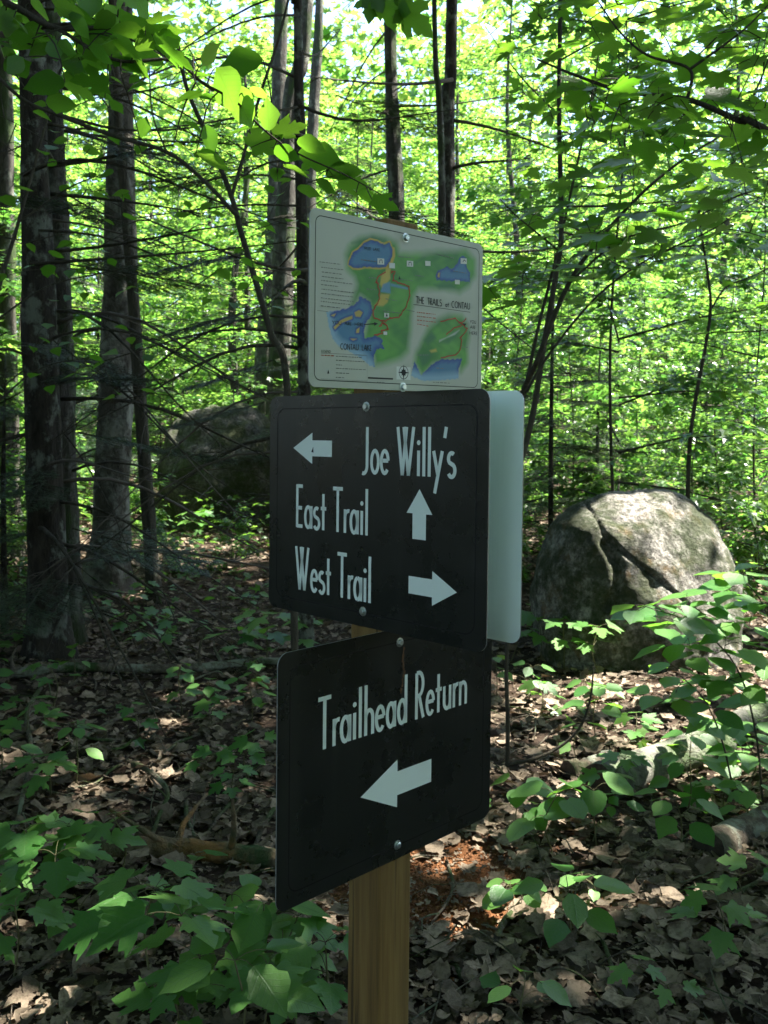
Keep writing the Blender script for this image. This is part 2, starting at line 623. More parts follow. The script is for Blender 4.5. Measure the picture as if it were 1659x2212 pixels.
class Panel:
    """a sheet on one face of the post; n outward, d left-to-right as read"""

    def __init__(s, name, n, d, w, h, off, z, r, front, label, back=M_alu, gap=.0015, th=.0025):
        s.n, s.d, s.w, s.h = n, d, w, h
        s.c = O + n * (A / 2 + gap) + d * off + up * z
        s.th = th
        pts = rounded_rect(w, h, r)
        k = len(pts)
        V = [s.at(a, b, 0) for a, b in pts] + [s.at(a, b, th) for a, b in pts]
        F = [tuple(range(k, 2 * k)), tuple(range(k - 1, -1, -1))] + [(j, (j + 1) % k, k + (j + 1) % k, k + j) for j in range(k)]
        me = mesh_from(name, np.array(V) - SB, F, [front, back, M_edge], False, fmat=[0, 1] + [2] * k)
        s.o = link(name, me, sign)
        s.o['label'] = label

    def at(s, u, v, e):
        return s.c + s.d * u + up * v + s.n * e

    def flat(s, name, polys, mat, lift=.0006, label=None):
        """flat shapes: list of (points, faces) in panel coordinates"""
        V, F, k = [], [], 0
        for pts, fs in polys:
            V += [s.at(a, b, s.th + lift) for a, b in pts]
            F += [tuple(i + k for i in f) for f in fs]
            k += len(pts)
        o = link(name, mesh_from(name, np.array(V) - SB, F, [mat], False), s.o)
        if label: o['label'] = label
        return o

    def screw(s, u, v):
        mb = MB()
        k = 10
        prof = [(.0095, 0), (.0095, .0012), (.0062, .0016), (.0062, .0050), (.0048, .0062)]
        V = []
        for r_, e in prof:
            for j in range(k):
                a = 2 * math.pi * j / k + .2
                V.append(s.at(u + r_ * math.cos(a), v + r_ * math.sin(a), s.th + e))
        F = [(i * k + j, i * k + (j + 1) % k, (i + 1) * k + (j + 1) % k, (i + 1) * k + j) for i in range(len(prof) - 1) for j in range(k)]
        F.append(tuple((len(prof) - 1) * k + j for j in range(k)))
        mb.add(V, F)
        return link('screw', mb.mesh('screw', M_screw, False, SB), s.o)


def ribbon(pts, w, closed=False):
    p = np.asarray(pts, float)
    n = len(p)
    if closed:
        T = np.roll(p, -1, 0) - np.roll(p, 1, 0)
    else:
        T = np.gradient(p, axis=0)
    T /= np.linalg.norm(T, axis=1)[:, None] + 1e-9
    L = np.stack([-T[:, 1], T[:, 0]], 1)
    # miter compensation
    seg = np.diff(p, axis=0)
    seg /= np.linalg.norm(seg, axis=1)[:, None] + 1e-9
    k = np.ones(n)
    for i in range(1, n - 1):
        cs = abs(float(np.dot(L[i], [-seg[i][1], seg[i][0]])))
        k[i] = min(2.5, 1 / max(cs, .35))
    Lw = L * (k * w / 2)[:, None]
    V = np.vstack([p - Lw, p + Lw])
    F = [(i, i + 1, n + i + 1, n + i) for i in range(n - 1)]
    if closed: F.append((n - 1, 0, n, 2 * n - 1))
    return [tuple(v) for v in V], F


def arc(cx_, cy_, rx, ry, a0, a1, n=14):
    return [(cx_ + rx * math.cos(R(a)), cy_ + ry * math.sin(R(a))) for a in np.linspace(a0, a1, n)]


xh = .52
GL = {  # tall narrow sans, strokes in cap-height units: (advance, [strokes])
    'J': (.30, [[(.205, 1), (.205, .22)] + arc(.105, .17, .10, .17, 0, -110, 9)]),
    'o': (.275, [arc(.125, .26, .095, .235, 0, 360, 22)]),
    'e': (.265, [[(.035, .29), (.215, .29)] + arc(.12, .26, .095, .235, 8, 318, 20)]),
    'W': (.52, [[(.03, 1), (.155, .0), (.26, 1)], [(.185, 1), (.315, 0), (.44, 1)]]),
    'i': (.135, [[(.05, xh), (.05, 0)], [(.012, .66), (.012, .66)]]),
    'l': (.135, [[(.05, 1), (.05, 0)]]),
    'y': (.265, [[(.02, xh), (.125, .05)], [(.23, xh), (.055, -.33)]]),
    "'": (.09, [[(.055, 1.0), (.02, .78)]]),
    's': (.22, [arc(.10, .375, .075, .11, 50, 225, 10) + arc(.10, .14, .08, .125, 60, -150, 12)]),
    'E': (.275, [[(.05, 1), (.05, 0)], [(.05, .965), (.225, .965)], [(.05, .035), (.225, .035)], [(.05, .46), (.205, .46)]]),
    'a': (.29, [arc(.125, .26, .092, .235, 0, 360, 20), [(.225, xh), (.225, 0)]]),
    't': (.20, [[(.085, .82), (.085, 0)], [(.005, .49), (.175, .49)]]),
    'T': (.31, [[(.0, .965), (.29, .965)], [(.145, .965), (.145, 0)]]),
    'r': (.185, [[(.05, xh), (.05, 0)], arc(.15, .34, .10, .15, 178, 75, 8)]),
    'h': (.285, [[(.05, 1), (.05, 0)], arc(.135, .34, .085, .15, 178, 0, 10) + [(.22, 0)]]),
    'n': (.285, [[(.05, xh), (.05, 0)], arc(.135, .34, .085, .15, 178, 0, 10) + [(.22, 0)]]),
    'u': (.285, [[(.05, xh)] + arc(.135, .18, .085, .15, 180, 358, 10), [(.22, xh), (.22, 0)]]),
    'd': (.29, [arc(.125, .26, .092, .235, 0, 360, 20), [(.225, 1), (.225, 0)]]),
    'R': (.31, [[(.05, 0), (.05, .965), (.10, .965)] + arc(.11, .725, .115, .24, 90, -90, 12) + [(.05, .485)], [(.12, .485), (.24, 0)]]),
    ' ': (.17, []), '_': (.42, []),
    # capitals of the map
    'H': (.46, [[(.05, 1), (.05, 0)], [(.38, 1), (.38, 0)], [(.05, .5), (.38, .5)]]),
    'A': (.48, [[(.02, 0), (.22, 1), (.42, 0)], [(.10, .36), (.34, .36)]]),
    'I': (.14, [[(.06, 1), (.06, 0)]]),
    'L': (.32, [[(.05, 1), (.05, .04), (.28, .04)]]),
    'S': (.34, [arc(.16, .74, .12, .22, 40, 250, 10) + arc(.16, .26, .13, .24, 70, -150, 10)]),
    'C': (.46, [arc(.25, .5, .2, .47, 55, 305, 16)]),
    'O': (.52, [arc(.25, .5, .21, .47, 0, 360, 20)]),
    'N': (.48, [[(.05, 0), (.05, 1), (.38, 0), (.38, 1)]]),
    'U': (.46, [[(.05, 1)] + arc(.21, .25, .16, .22, 180, 360, 10) + [(.37, 1)]]),
    'K': (.42, [[(.05, 1), (.05, 0)], [(.34, 1), (.05, .45)], [(.14, .58), (.36, 0)]]),
    'M': (.56, [[(.04, 0), (.08, 1), (.26, .2), (.44, 1), (.48, 0)]]),
    'D': (.46, [[(.05, 0), (.05, .96)] + arc(.10, .5, .28, .46, 90, -90, 12) + [(.05, .04)]]),
    'Y': (.42, [[(.02, 1), (.2, .5), (.38, 1)], [(.2, .5), (.2, 0)]]),
    'G': (.48, [arc(.25, .5, .2, .47, 55, 340, 16) + [(.44, .48), (.28, .48)]]),
}


def text(s, x0, base, cap, width, stroke=.075, slope=0.0):
    tot = sum(GL[ch][0] for ch in s)
    k = width / tot
    out = []
    x = 0.0
    for ch in s:
        adv, strokes = GL[ch]
        for stx in strokes:
            if ch == 'i' and len(stx) == 2 and stx[0] == stx[1]:
                c0 = (x0 + (x + .05) * k, base + .68 * cap + slope * x * k)
                rr = stroke * cap * .62
                pts = [(c0[0] + rr * math.cos(2 * math.pi * j / 10), c0[1] + rr * math.sin(2 * math.pi * j / 10)) for j in range(10)]
                out.append((pts, [tuple(range(10))]))
                continue
            pts = [(x0 + (x + a) * k, base + b * cap + slope * (x + a) * k) for a, b in stx]
            run = [pts[0]]
            for i_ in range(1, len(pts)):
                run.append(pts[i_])
                if i_ < len(pts) - 1:
                    u1 = np.array(pts[i_]) - np.array(pts[i_ - 1])
                    u2 = np.array(pts[i_ + 1]) - np.array(pts[i_])
                    if u1 @ u2 < .75 * np.linalg.norm(u1) * np.linalg.norm(u2):
                        out.append(ribbon(run, stroke * cap))
                        run = [pts[i_]]
            out.append(ribbon(run, stroke * cap))
        x += adv
    return out


def word_lines(pan, name, s, x0, base, cap, width, stroke=.084):
    """each word its own lettering piece"""
    tot = sum(GL[ch][0] for ch in s)
    k = width / tot
    x = x0
    for w in s.split(' '):
        ww = sum(GL[ch][0] for ch in w) * k
        o = pan.flat(name, text(w, x, base, cap, ww, stroke), M_letter)
        o['label'] = 'pale lettering reading ' + w
        x += ww + GL[' '][0] * k


def border(pan, inset, r, w, mat, w0=None, h0=None, lift=.0004):
    pts = rounded_rect(pan.w - 2 * inset, pan.h - 2 * inset, r, 5)
    return pan.flat('border_line', [ribbon(pts, w, True)], mat, lift)


# --- direction board (faces left, screwed to the left face of the post)
mid = Panel('direction_board', -d1, d2, .6092, .4572, -.0005, 1.3898, .022, M_brown, 'dark brown board with three pale arrows, trail names and a shop name')
border(mid, .027, .022, .0022, M_black)
word_lines(mid, 'lettering', "Joe Willy's", -.0175, .0722, .0905, .250)
word_lines(mid, 'lettering', 'East Trail', -.214, -.0485, .0905, .226)
word_lines(mid, 'lettering', 'West Trail', -.214, -.1795, .0905, .236)


def arrow(pan, tip, head, tail, hh, sh, axis_):
    """tip/head/tail along the arrow, hh/sh half widths; axis_ 'x' or 'y' with the centre line value"""
    ax, cv = axis_
    pl = [(tip, 0), (head, hh), (head, sh), (tail, sh), (tail, -sh), (head, -sh), (head, -hh)]
    pts = [(a, cv + b) if ax == 'x' else (cv + b, a) for a, b in pl]
    return pan.flat('arrow', [(pts, [(0, 1, 6), (2, 3, 4, 5)])], M_letter)


arrow(mid, -.2231, -.1615, -.1003, .0325, .0165, ('x', .1187))['label'] = 'pale arrow pointing left beside the shop name'
arrow(mid, .0483, .0028, -.0447, .0325, .0169, ('y', .1435))['label'] = 'pale arrow pointing up beside East Trail'
arrow(mid, .2367, .1775, .1183, .0318, .0163, ('x', -.1308))['label'] = 'pale arrow pointing right beside West Trail'
# small dark chip in the left arrow
mid.flat('chip', [([(-.164, .111), (-.158, .122), (-.157, .110)], [(0, 1, 2)])], M_black, .0012)
mid.screw(-.0008, .2023)
mid.screw(-.0043, -.1986)

# --- return board
low = Panel('return_board', d2, d1, .5895, .4572, -.0063, .9305, .022, M_brown, 'dark brown lowest board reading Trailhead Return with one large arrow')
border(low, .027, .022, .0022, M_black)
word_lines(low, 'lettering', 'Trailhead Return', -.2025, .0372, .0965, .418)
arrow(low, -.0952, .0038, .1028, .0475, .0236, ('x', -.0775))['label'] = 'large pale arrow pointing left'
low.screw(.0065, .2007)
low.screw(.0062, -.2009)
M_dirt = plain('dried_dirt', (.15, .085, .05), .95, .1)
mbp = []
yy = .19
xx = .0155
while yy > .1:
    l_ = rng.uniform(.004, .012)
    w_ = rng.uniform(.0015, .0036)
    xx += rng.uniform(-.0035, .003)
    mbp.append(([(xx - w_ * .6, yy), (xx + w_, yy - l_ * .2), (xx + w_ * .5, yy - l_), (xx - w_, yy - l_ * .7)], [(0, 1, 2, 3)]))
    yy -= l_ * rng.uniform(.6, 1.0)
tag(low.flat('dirt_streak', mbp, M_dirt, .0012), kind='stuff')

# --- blank-backed board on the far right face
bk = Panel('rear_board', d1, d2, .6092, .4572, .0005, 1.3898, .022, M_brown, 'plain silvery back of a board fixed to the far side of the post', M_alu)

# --- map board with its printed map
mp = Panel('map_board', d2, d1, .4768, .3154, .001, 1.781, .016, plain('map_sheet_cream', (.46, .48, .39), .45, .4), 'cream board printed with a watercolour trail map')
# digitised corner points of the printed sheet -> sheet coordinates
src = [(46.8, 0.9), (1596, 338.3), (59.2, 1597.8), (1571, 1676)]
dst = [(-.5, .5), (.5, .5), (-.5, -.5), (.5, -.5)]
Am = []
bm_ = []
for (x, y), (u, v) in zip(src, dst):
    Am += [[x, y, 1, 0, 0, 0, -u * x, -u * y], [0, 0, 0, x, y, 1, -v * x, -v * y]]
    bm_ += [u, v]
Hm = np.append(np.linalg.solve(np.array(Am, float), np.array(bm_, float)), 1).reshape(3, 3)


def mq(L):
    L = np.atleast_2d(np.array(L, float))
    q = np.c_[L, np.ones(len(L))] @ Hm.T
    q = q[:, :2] / q[:, 2:]
    return q * np.array([mp.w, mp.h])


NXM, NYM = 300, 200
gu = np.linspace(-mp.w / 2 + .006, mp.w / 2 - .006, NXM)
gv = np.linspace(-mp.h / 2 + .006, mp.h / 2 - .006, NYM)
GU, GV = np.meshgrid(gu, gv)


def inside_dist(poly):
    """signed distance (m), negative inside"""
    q = mq(poly)
    d = np.full(GU.shape, 1e9)
    ins = np.zeros(GU.shape, bool)
    for a, b in zip(q, np.roll(q, -1, 0)):
        e = b - a
        t = np.clip(((GU - a[0]) * e[0] + (GV - a[1]) * e[1]) / (e @ e + 1e-12), 0, 1)
        d = np.minimum(d, np.hypot(GU - a[0] - t * e[0], GV - a[1] - t * e[1]))
        cr = ((a[1] > GV) != (b[1] > GV)) & (GU < (b[0] - a[0]) * (GV - a[1]) / (b[1] - a[1] + 1e-12) + a[0])
        ins ^= cr
    return np.where(ins, -d, d)


def line_dist(L):
    q = mq(L)
    d = np.full(GU.shape, 1e9)
    for a, b in zip(q[:-1], q[1:]):
        e = b - a
        t = np.clip(((GU - a[0]) * e[0] + (GV - a[1]) * e[1]) / (e @ e + 1e-12), 0, 1)
        d = np.minimum(d, np.hypot(GU - a[0] - t * e[0], GV - a[1] - t * e[1]))
    return d


nzm = np.zeros(GU.shape)
for o_, a_ in ((30, .5), (75, .3), (180, .2)):
    p1, p2, p3 = rng.uniform(0, 6, 3)
    nzm += a_ * np.sin(o_ * GU + p1 + 2 * np.sin(o_ * .7 * GV + p2)) * np.sin(o_ * GV * 1.1 + p3)
C = np.empty(GU.shape + (3,))
C[:] = (.46, .48, .39)


def paint(mask, c):
    global C
    C = C * (1 - mask[..., None]) + np.array(c) * mask[..., None]


def soft(d, a, b):
    return np.clip((b - d) / (b - a), 0, 1)


land = [(370, 440), (400, 370), (480, 290), (600, 262), (720, 285), (810, 330), (840, 430), (950, 440), (1060, 430), (1180, 405), (1300, 400), (1440, 395), (1515, 480), (1520, 620), (1470, 710), (1380, 770), (1250, 745), (1100, 735), (1010, 730), (965, 800), (950, 950), (940, 1150), (920, 1290), (860, 1350), (700, 1400), (640, 1410), (620, 1330), (540, 1180), (560, 1050), (600, 950), (580, 860), (500, 800), (450, 870), (420, 900), (470, 700), (450, 630), (390, 560)]
inset = [(1200, 1010), (1280, 975), (1400, 990), (1450, 1060), (1465, 1150), (1445, 1280), (1445, 1400), (1390, 1480), (1380, 1370), (1280, 1370), (1140, 1410), (1050, 1510), (985, 1400), (1000, 1300), (1050, 1200), (1100, 1100)]
mud = [(400, 490), (430, 420), (480, 385), (530, 330), (580, 303), (640, 315), (700, 345), (755, 325), (775, 380), (780, 440), (760, 490), (720, 540), (670, 550), (600, 545), (540, 540), (480, 555), (430, 550), (395, 520)]
cont = [(205, 945), (300, 935), (400, 910), (450, 880), (490, 840), (490, 805), (540, 830), (590, 860), (605, 930), (590, 990), (550, 1040), (530, 1120), (540, 1180), (600, 1170), (640, 1160), (700, 1190), (690, 1230), (715, 1270), (650, 1270), (620, 1330), (630, 1430), (590, 1420), (520, 1360), (420, 1300), (320, 1250), (260, 1180), (230, 1080)]
nelake = [(1165, 620), (1190, 580), (1270, 540), (1310, 570), (1340, 540), (1370, 500), (1380, 460), (1420, 440), (1445, 470), (1445, 540), (1475, 600), (1475, 680), (1400, 670), (1300, 670), (1180, 660)]
selake = [(980, 1390), (1040, 1510), (1130, 1420), (1220, 1370), (1290, 1375), (1400, 1365), (1370, 1460), (1370, 1540), (1200, 1555), (1050, 1555), (950, 1510)]
for pl in (land, inset):
    d = inside_dist(pl) + nzm * .003 - .001
    gcol = np.clip(.5 + nzm * .9, 0, 1)[..., None]
    gc = np.array((.018, .19, .018)) * gcol + np.array((.085, .34, .030)) * (1 - gcol)
    mk_ = soft(d, -.008, .010)[..., None] * .95
    C = C * (1 - mk_) + gc * mk_
for dk in ([(980, 500), (1070, 455), (1050, 475), (990, 515)], [(1060, 1200), (1130, 1120), (1170, 1180), (1100, 1240)], [(1200, 1220), (1380, 1120), (1390, 1135), (1280, 1230)], [(1150, 700), (1300, 690), (1340, 730), (1200, 740)], [(1010, 1320), (1150, 1310), (1100, 1400), (1050, 1440)], [(420, 330), (600, 268), (720, 300), (500, 330)]):
    paint(soft(inside_dist(dk) + nzm * .001, -.004, .004) * .75, (.03, .15, .06))
paint(soft(inside_dist([(1200, 1200), (1340, 1150), (1380, 1110), (1200, 1215)]), -.001, .002) * .8, (.45, .5, .42))
# yellow wet meadows
for yl in ([(700, 590), (760, 570), (765, 650), (740, 680), (690, 740), (670, 700), (680, 630)], [(680, 780), (760, 790), (740, 860), (700, 895), (620, 890), (660, 840)], [(720, 540), (770, 500), (765, 580), (720, 600)], [(1110, 1290), (1170, 1275), (1180, 1300), (1130, 1310)]):
    paint(soft(inside_dist(yl) + nzm * .001, -.002, .002) * .9, (.52, .40, .07))
for bl in ([(700, 700), (760, 680), (765, 780), (720, 770), (680, 765)], [(770, 695), (850, 715), (925, 735), (920, 745), (840, 730), (770, 715)]):
    paint(soft(inside_dist(bl), -.001, .002) * .85, (.10, .25, .42))
paint(soft(np.abs(inside_dist(mud) - .002), .001, .0022) * .9, (.55, .36, .05))
paint(soft(line_dist([(790, 380), (795, 440), (775, 500), (740, 545)]), .002, .0045), (.5, .36, .06))
for lk, fade in ((mud, .009), (cont, .012), (nelake, .008), (selake, .011)):
    d = inside_dist(lk) + .0012 * np.sin(420 * GU + 3 * np.sin(300 * GV)) * np.sin(380 * GV + 1)
    ins = soft(d, -.0006, .0012)
    t = np.clip(-d / fade, 0, 1)[..., None] ** .7
    bc = np.array((.006, .03, .25)) * (1 - t) + np.array((.055, .19, .33)) * t
    if lk is cont or lk is selake:      # the open shore fades out without a dark rim
        ed = soft(line_dist([(205, 945), (230, 1080), (260, 1180), (320, 1250), (420, 1300), (520, 1360), (590, 1420)] if lk is cont else [(1370, 1540), (1200, 1555), (1050, 1555), (950, 1510)]), .006, .02)[..., None]
        bc = bc * (1 - ed) + np.array((.24, .40, .52)) * ed
    C = C * (1 - ins[..., None]) + bc * ins[..., None]
for isl in ([(450, 950), (490, 930), (520, 950), (500, 990), (460, 985)], [(370, 1000), (430, 980), (430, 1005), (340, 1040), (280, 1100), (268, 1080), (330, 1020)], [(470, 1100), (495, 1085), (490, 1130), (465, 1130)], [(415, 1182), (470, 1185), (440, 1197)], [(245, 975), (285, 960), (270, 985)], [(1190, 600), (1205, 595), (1200, 640), (1185, 630)]):
    di = inside_dist(isl)
    paint(soft(di, .0015, .005) * .9, (.015, .05, .26))
    paint(soft(di, -.0005, .0012), (.46, .36, .09))
# white notes patch cut from the green at the left
me = mesh_from('map_print', np.stack([mp.at(0, 0, mp.th + .0003) + 0 * mp.d] * 1), [], [], False)
bpy.data.meshes.remove(me)
MV = (mp.at(0, 0, mp.th + .0003)[None, None] + GU[..., None] * mp.d + GV[..., None] * up).reshape(-1, 3) - SB
ii = (np.arange(NYM - 1)[:, None] * NXM + np.arange(NXM - 1)[None]).ravel()
m, nt, bs, out = new_mat('watercolour_print')
at = N(nt, 'ShaderNodeAttribute', attribute_name='ink')
nt.links.new(at.outputs['Color'], bs.inputs['Base Color'])
bs.inputs['Roughness'].default_value = .45
bs.inputs['Specular IOR Level'].default_value = .4
me = mesh_from('map_print', MV, np.stack([ii, ii + 1, ii + NXM + 1, ii + NXM], -1), [m], False)
ca = me.attributes.new('ink', 'FLOAT_COLOR', 'POINT')
ca.data.foreach_set('color', np.c_[C.reshape(-1, 3), np.ones(NXM * NYM)].astype(np.float32).ravel())
o = link('map_print', me, mp.o)
o['label'] = 'watercolour map of blue lakes in green woods'
border(mp, .0125, .013, .0016, plain('map_border_green', (.02, .03, .02), .6, .3), lift=.0006)
M_red = plain('red_trail_line', (.42, .07, .03), .6, .3)
M_ink = plain('map_ink', (.022, .026, .024), .6, .3)
M_white = plain('map_icon_white', (.66, .68, .62), .5, .3)
M_fine = plain('map_fine_print', (.17, .18, .16), .6, .3)


def jag(L, amp=6, k=5):
    out_ = []
    for a, b in zip(L[:-1], L[1:]):
        for t in np.linspace(0, 1, k, endpoint=False):
            out_.append((a[0] + (b[0] - a[0]) * t + rng.normal() * amp, a[1] + (b[1] - a[1]) * t + rng.normal() * amp))
    out_.append(L[-1])
    return out_


trails = [[(770, 590), (800, 580), (785, 650), (790, 670), (870, 700), (925, 720), (935, 800), (910, 880), (860, 960), (840, 1000), (760, 1000), (720, 1030), (680, 1020), (620, 1000), (610, 930), (640, 890), (670, 830), (660, 760), (640, 680), (650, 630), (720, 590)],
          [(660, 1080), (705, 1040), (750, 1100), (690, 1110), (690, 1140), (620, 1150)], [(680, 1020), (720, 1060)],
          [(1210, 1030), (1340, 1005), (1380, 1045), (1450, 1100), (1390, 1180), (1395, 1270), (1340, 1335), (1210, 1355)], [(1400, 1065), (1310, 1110), (1260, 1150)], [(1380, 1045), (1430, 1030), (1435, 1000)]]
tag(mp.flat('trail_line', [ribbon(mq(jag(t, 4, 4)), .0023) for t in trails], M_red, .0009, 'red winding trail lines'), kind='stuff')


def mtext(s, a, b, capz, stroke=.125):
    """text from digitised left end a to right end b (baseline)"""
    qa, qb = mq([a, b])
    cap = abs(mq([(a[0], a[1] - capz)])[0][1] - qa[1])
    return text(s, qa[0], qa[1], cap, qb[0] - qa[0], stroke, (qb[1] - qa[1]) / max(1e-6, qb[0] - qa[0]))


def expand_small(s):
    return s


ti = mtext('THE_TRAILS', (990, 868), (1222, 899), 62) + mtext('at', (1250, 902), (1285, 908), 50) + mtext('CONTAU', (1305, 910), (1475, 928), 60)
ti += mtext('CONTAU_LAKE', (325, 1275), (600, 1290), 52)
ti += mtext('MUD_LAKE', (528, 388), (665, 405), 26, .13)
ti += mtext('YOU_ARE_HERE', (250, 1052), (525, 1074), 30, .16)
ti += mtext('YOU', (1470, 1050), (1528, 1055), 28, .16) + mtext('ARE', (1472, 1098), (1522, 1102), 28, .16) + mtext('HERE', (1465, 1150), (1538, 1156), 28, .16)
ti += [ribbon(mq([(965, 880), (1475, 952)]), .0009)]
ti += [ribbon(mq([(530, 1058), (630, 1050)]), .0018), ([tuple(p) for p in mq([(620, 1035), (655, 1050), (622, 1070)])], [(0, 1, 2)])]
ti += [([tuple(p) for p in mq([(1405, 1050), (1440, 1055), (1425, 1075)])], [(0, 1, 2)])]
ti += [ribbon(mq([(570, 1526), (790, 1538)]), .0030)]
ti += mtext('LEGEND', (160, 1300), (245, 1305), 22, .13)
tag(mp.flat('map_lettering', ti, M_ink, .0012, 'dark lettering naming the lakes and the trails'), kind='stuff')
fine = []


def scribble(a, b, hpx=12):
    """illegible fine print: a run of short strokes"""
    x = a[0]
    while x < b[0]:
        w_ = rng.uniform(8, 30)
        t0 = (x - a[0]) / (b[0] - a[0])
        y0 = a[1] + (b[1] - a[1]) * t0
        y1 = a[1] + (b[1] - a[1]) * min(1, t0 + w_ / (b[0] - a[0]))
        fine.append(ribbon(mq([(x, y0), (min(b[0], x + w_), y1)]), rng.uniform(.0011, .0017)))
        x += w_ + rng.uniform(5, 9)


for k, (xa, xb, y0) in enumerate([(135, 320, 500), (150, 345, 548), (155, 330, 590), (155, 350, 630), (150, 430, 665), (150, 300, 702), (155, 440, 742), (150, 440, 780), (150, 440, 820), (150, 410, 850), (150, 320, 890)]):
    scribble((xa, y0), (xb, y0 + (xb - xa) * .12))
for y0, xb in ((1335, 520), (1370, 540), (1410, 350), (1440, 550), (1480, 410), (1520, 370)):
    scribble((290, y0), (xb, y0 + (xb - 290) * .06))
for a, b in (((830, 450), (980, 465)), ((1180, 430), (1330, 465)), ((980, 620), (1060, 630)), ((850, 655), (960, 670)), ((570, 640), (640, 645)), ((550, 742), (640, 750)), ((700, 938), (850, 958)), ((890, 925), (980, 945)), ((720, 830), (820, 848)), ((500, 480), (640, 497)), ((1170, 1445), (1240, 1450)), ((1000, 1330), (1100, 1330)), ((1140, 1570), (1290, 1580)), ((650, 1565), (720, 1570)), ((1320, 580), (1440, 600)), ((1400, 1260), (1450, 1265))):
    scribble(a, b)
fine.append(ribbon(mq([(120, 932), (215, 942)]), .0007))
fine.append(ribbon(mq([(160, 1308), (290, 1313), (560, 1330)]), .0006))
fine.append(ribbon(mq([(560, 1330), (565, 1555), (160, 1530)]), .0005))
fine.append(ribbon(mq([(560, 1330), (460, 1322)]), .0005))
tag(mp.flat('fine_print', fine, M_fine, .0011, 'small illegible lines of print'), kind='stuff')
rf = []
_f = fine
fine = []
for y0 in (950, 985, 1020, 1055):
    scribble((1000, y0), (1165 if y0 < 1050 else 1100, y0 + 20))
scribble((160, 1325), (275, 1332))
tag(mp.flat('red_print', fine, M_red, .0011), kind='stuff')
ic = []
for x, y, s_ in ((675, 495, 30), (935, 515, 29), (1418, 490, 28), (775, 532, 26), (1095, 512, 24), (1360, 680, 22), (730, 975, 22), (720, 1135, 16), (882, 1487, 62)):
    ic.append(([tuple(p) for p in mq([(x - s_, y - s_ * .95), (x + s_, y - s_ * .8), (x + s_, y + s_), (x - s_, y + s_ * .9)])], [(0, 1, 2, 3)]))
tag(mp.flat('map_icon', ic, M_white, .0010, 'small white symbol squares'), kind='stuff')
cr = []
cx_, cy_ = mq([(882, 1483)])[0]
cr.append(ribbon([(cx_ + .0125 * math.cos(R(a)), cy_ + .0125 * math.sin(R(a))) for a in range(0, 360, 15)], .0012, True))
cr.append(ribbon([(cx_ + .0055 * math.cos(R(a)), cy_ + .0055 * math.sin(R(a))) for a in range(0, 360, 24)], .0016, True))
for a in range(0, 360, 45):
    L_ = .0165 if a % 90 == 0 else .009
    u_ = np.array([math.cos(R(a)), math.sin(R(a))])
    v_ = np.array([-u_[1], u_[0]])
    c0 = np.array([cx_, cy_])
    cr.append(([tuple(c0 + u_ * L_), tuple(c0 + v_ * .0026), tuple(c0 - v_ * .0026)], [(0, 1, 2)]))
for x, y in ((675, 495), (935, 515)):
    cr.append(ribbon(mq([(x - 12, y + 15), (x - 10, y - 12), (x + 8, y - 14), (x + 14, y + 18)]), .0014))
cr.append(ribbon(mq([(1408, 500), (1420, 480), (1436, 495)]), .0016))
for x, y in ((730, 972), (840, 640), (223, 1470)):
    cr.append(([tuple(p) for p in mq([(x - 9, y + 16), (x, y - 18), (x + 9, y + 16)])], [(0, 1, 2)]))
tag(mp.flat('compass_rose', cr, M_ink, .0014, 'small compass rose and tree symbols'), kind='stuff')
mp.screw(.0028, .1375)
mp.screw(-.0003, -.1512)

# ------------------------------------------------------------------ boulders
def rock_mat(name, lo, hi, moss, mossamt, stain=None):
    m, nt, bs, out = new_mat(name)
    a = noise_n(nt, 26, 9, .8)
    c = ramp(nt, a, [(.36, lo), (.48, tuple(.55 * h for h in hi)), (.60, hi)])
    sp = noise_n(nt, 11, 7, .8, off=(4, 4, 4))
    c = mixc(nt, ramp(nt, sp, [(.50, (0, 0, 0)), (.58, (.85,) * 3)]), c, tuple(.22 * h for h in hi))
    if stain:
        c = mixc(nt, ramp(nt, noise_n(nt, 6, 7, .7, off=(1, 7, 2)), [(.54, (0, 0, 0)), (.66, (.75,) * 3)]), c, stain)
    mo = ramp(nt, noise_n(nt, 3.2, 7, .72, off=(8, 2, 5)), [(mossamt, (0, 0, 0)), (mossamt + .14, (.85,) * 3)])
    c = mixc(nt, mo, c, moss)
    nt.links.new(c, bs.inputs['Base Color'])
    bs.inputs['Roughness'].default_value = .92
    bs.inputs['Specular IOR Level'].default_value = .2
    h1 = math_n(nt, 'ADD', noise_n(nt, 40, 9, .75), math_n(nt, 'MULTIPLY', noise_n(nt, 9, 6, .65), 1.5))
    bump(nt, bs, h1, 1.0, .045)
    return m


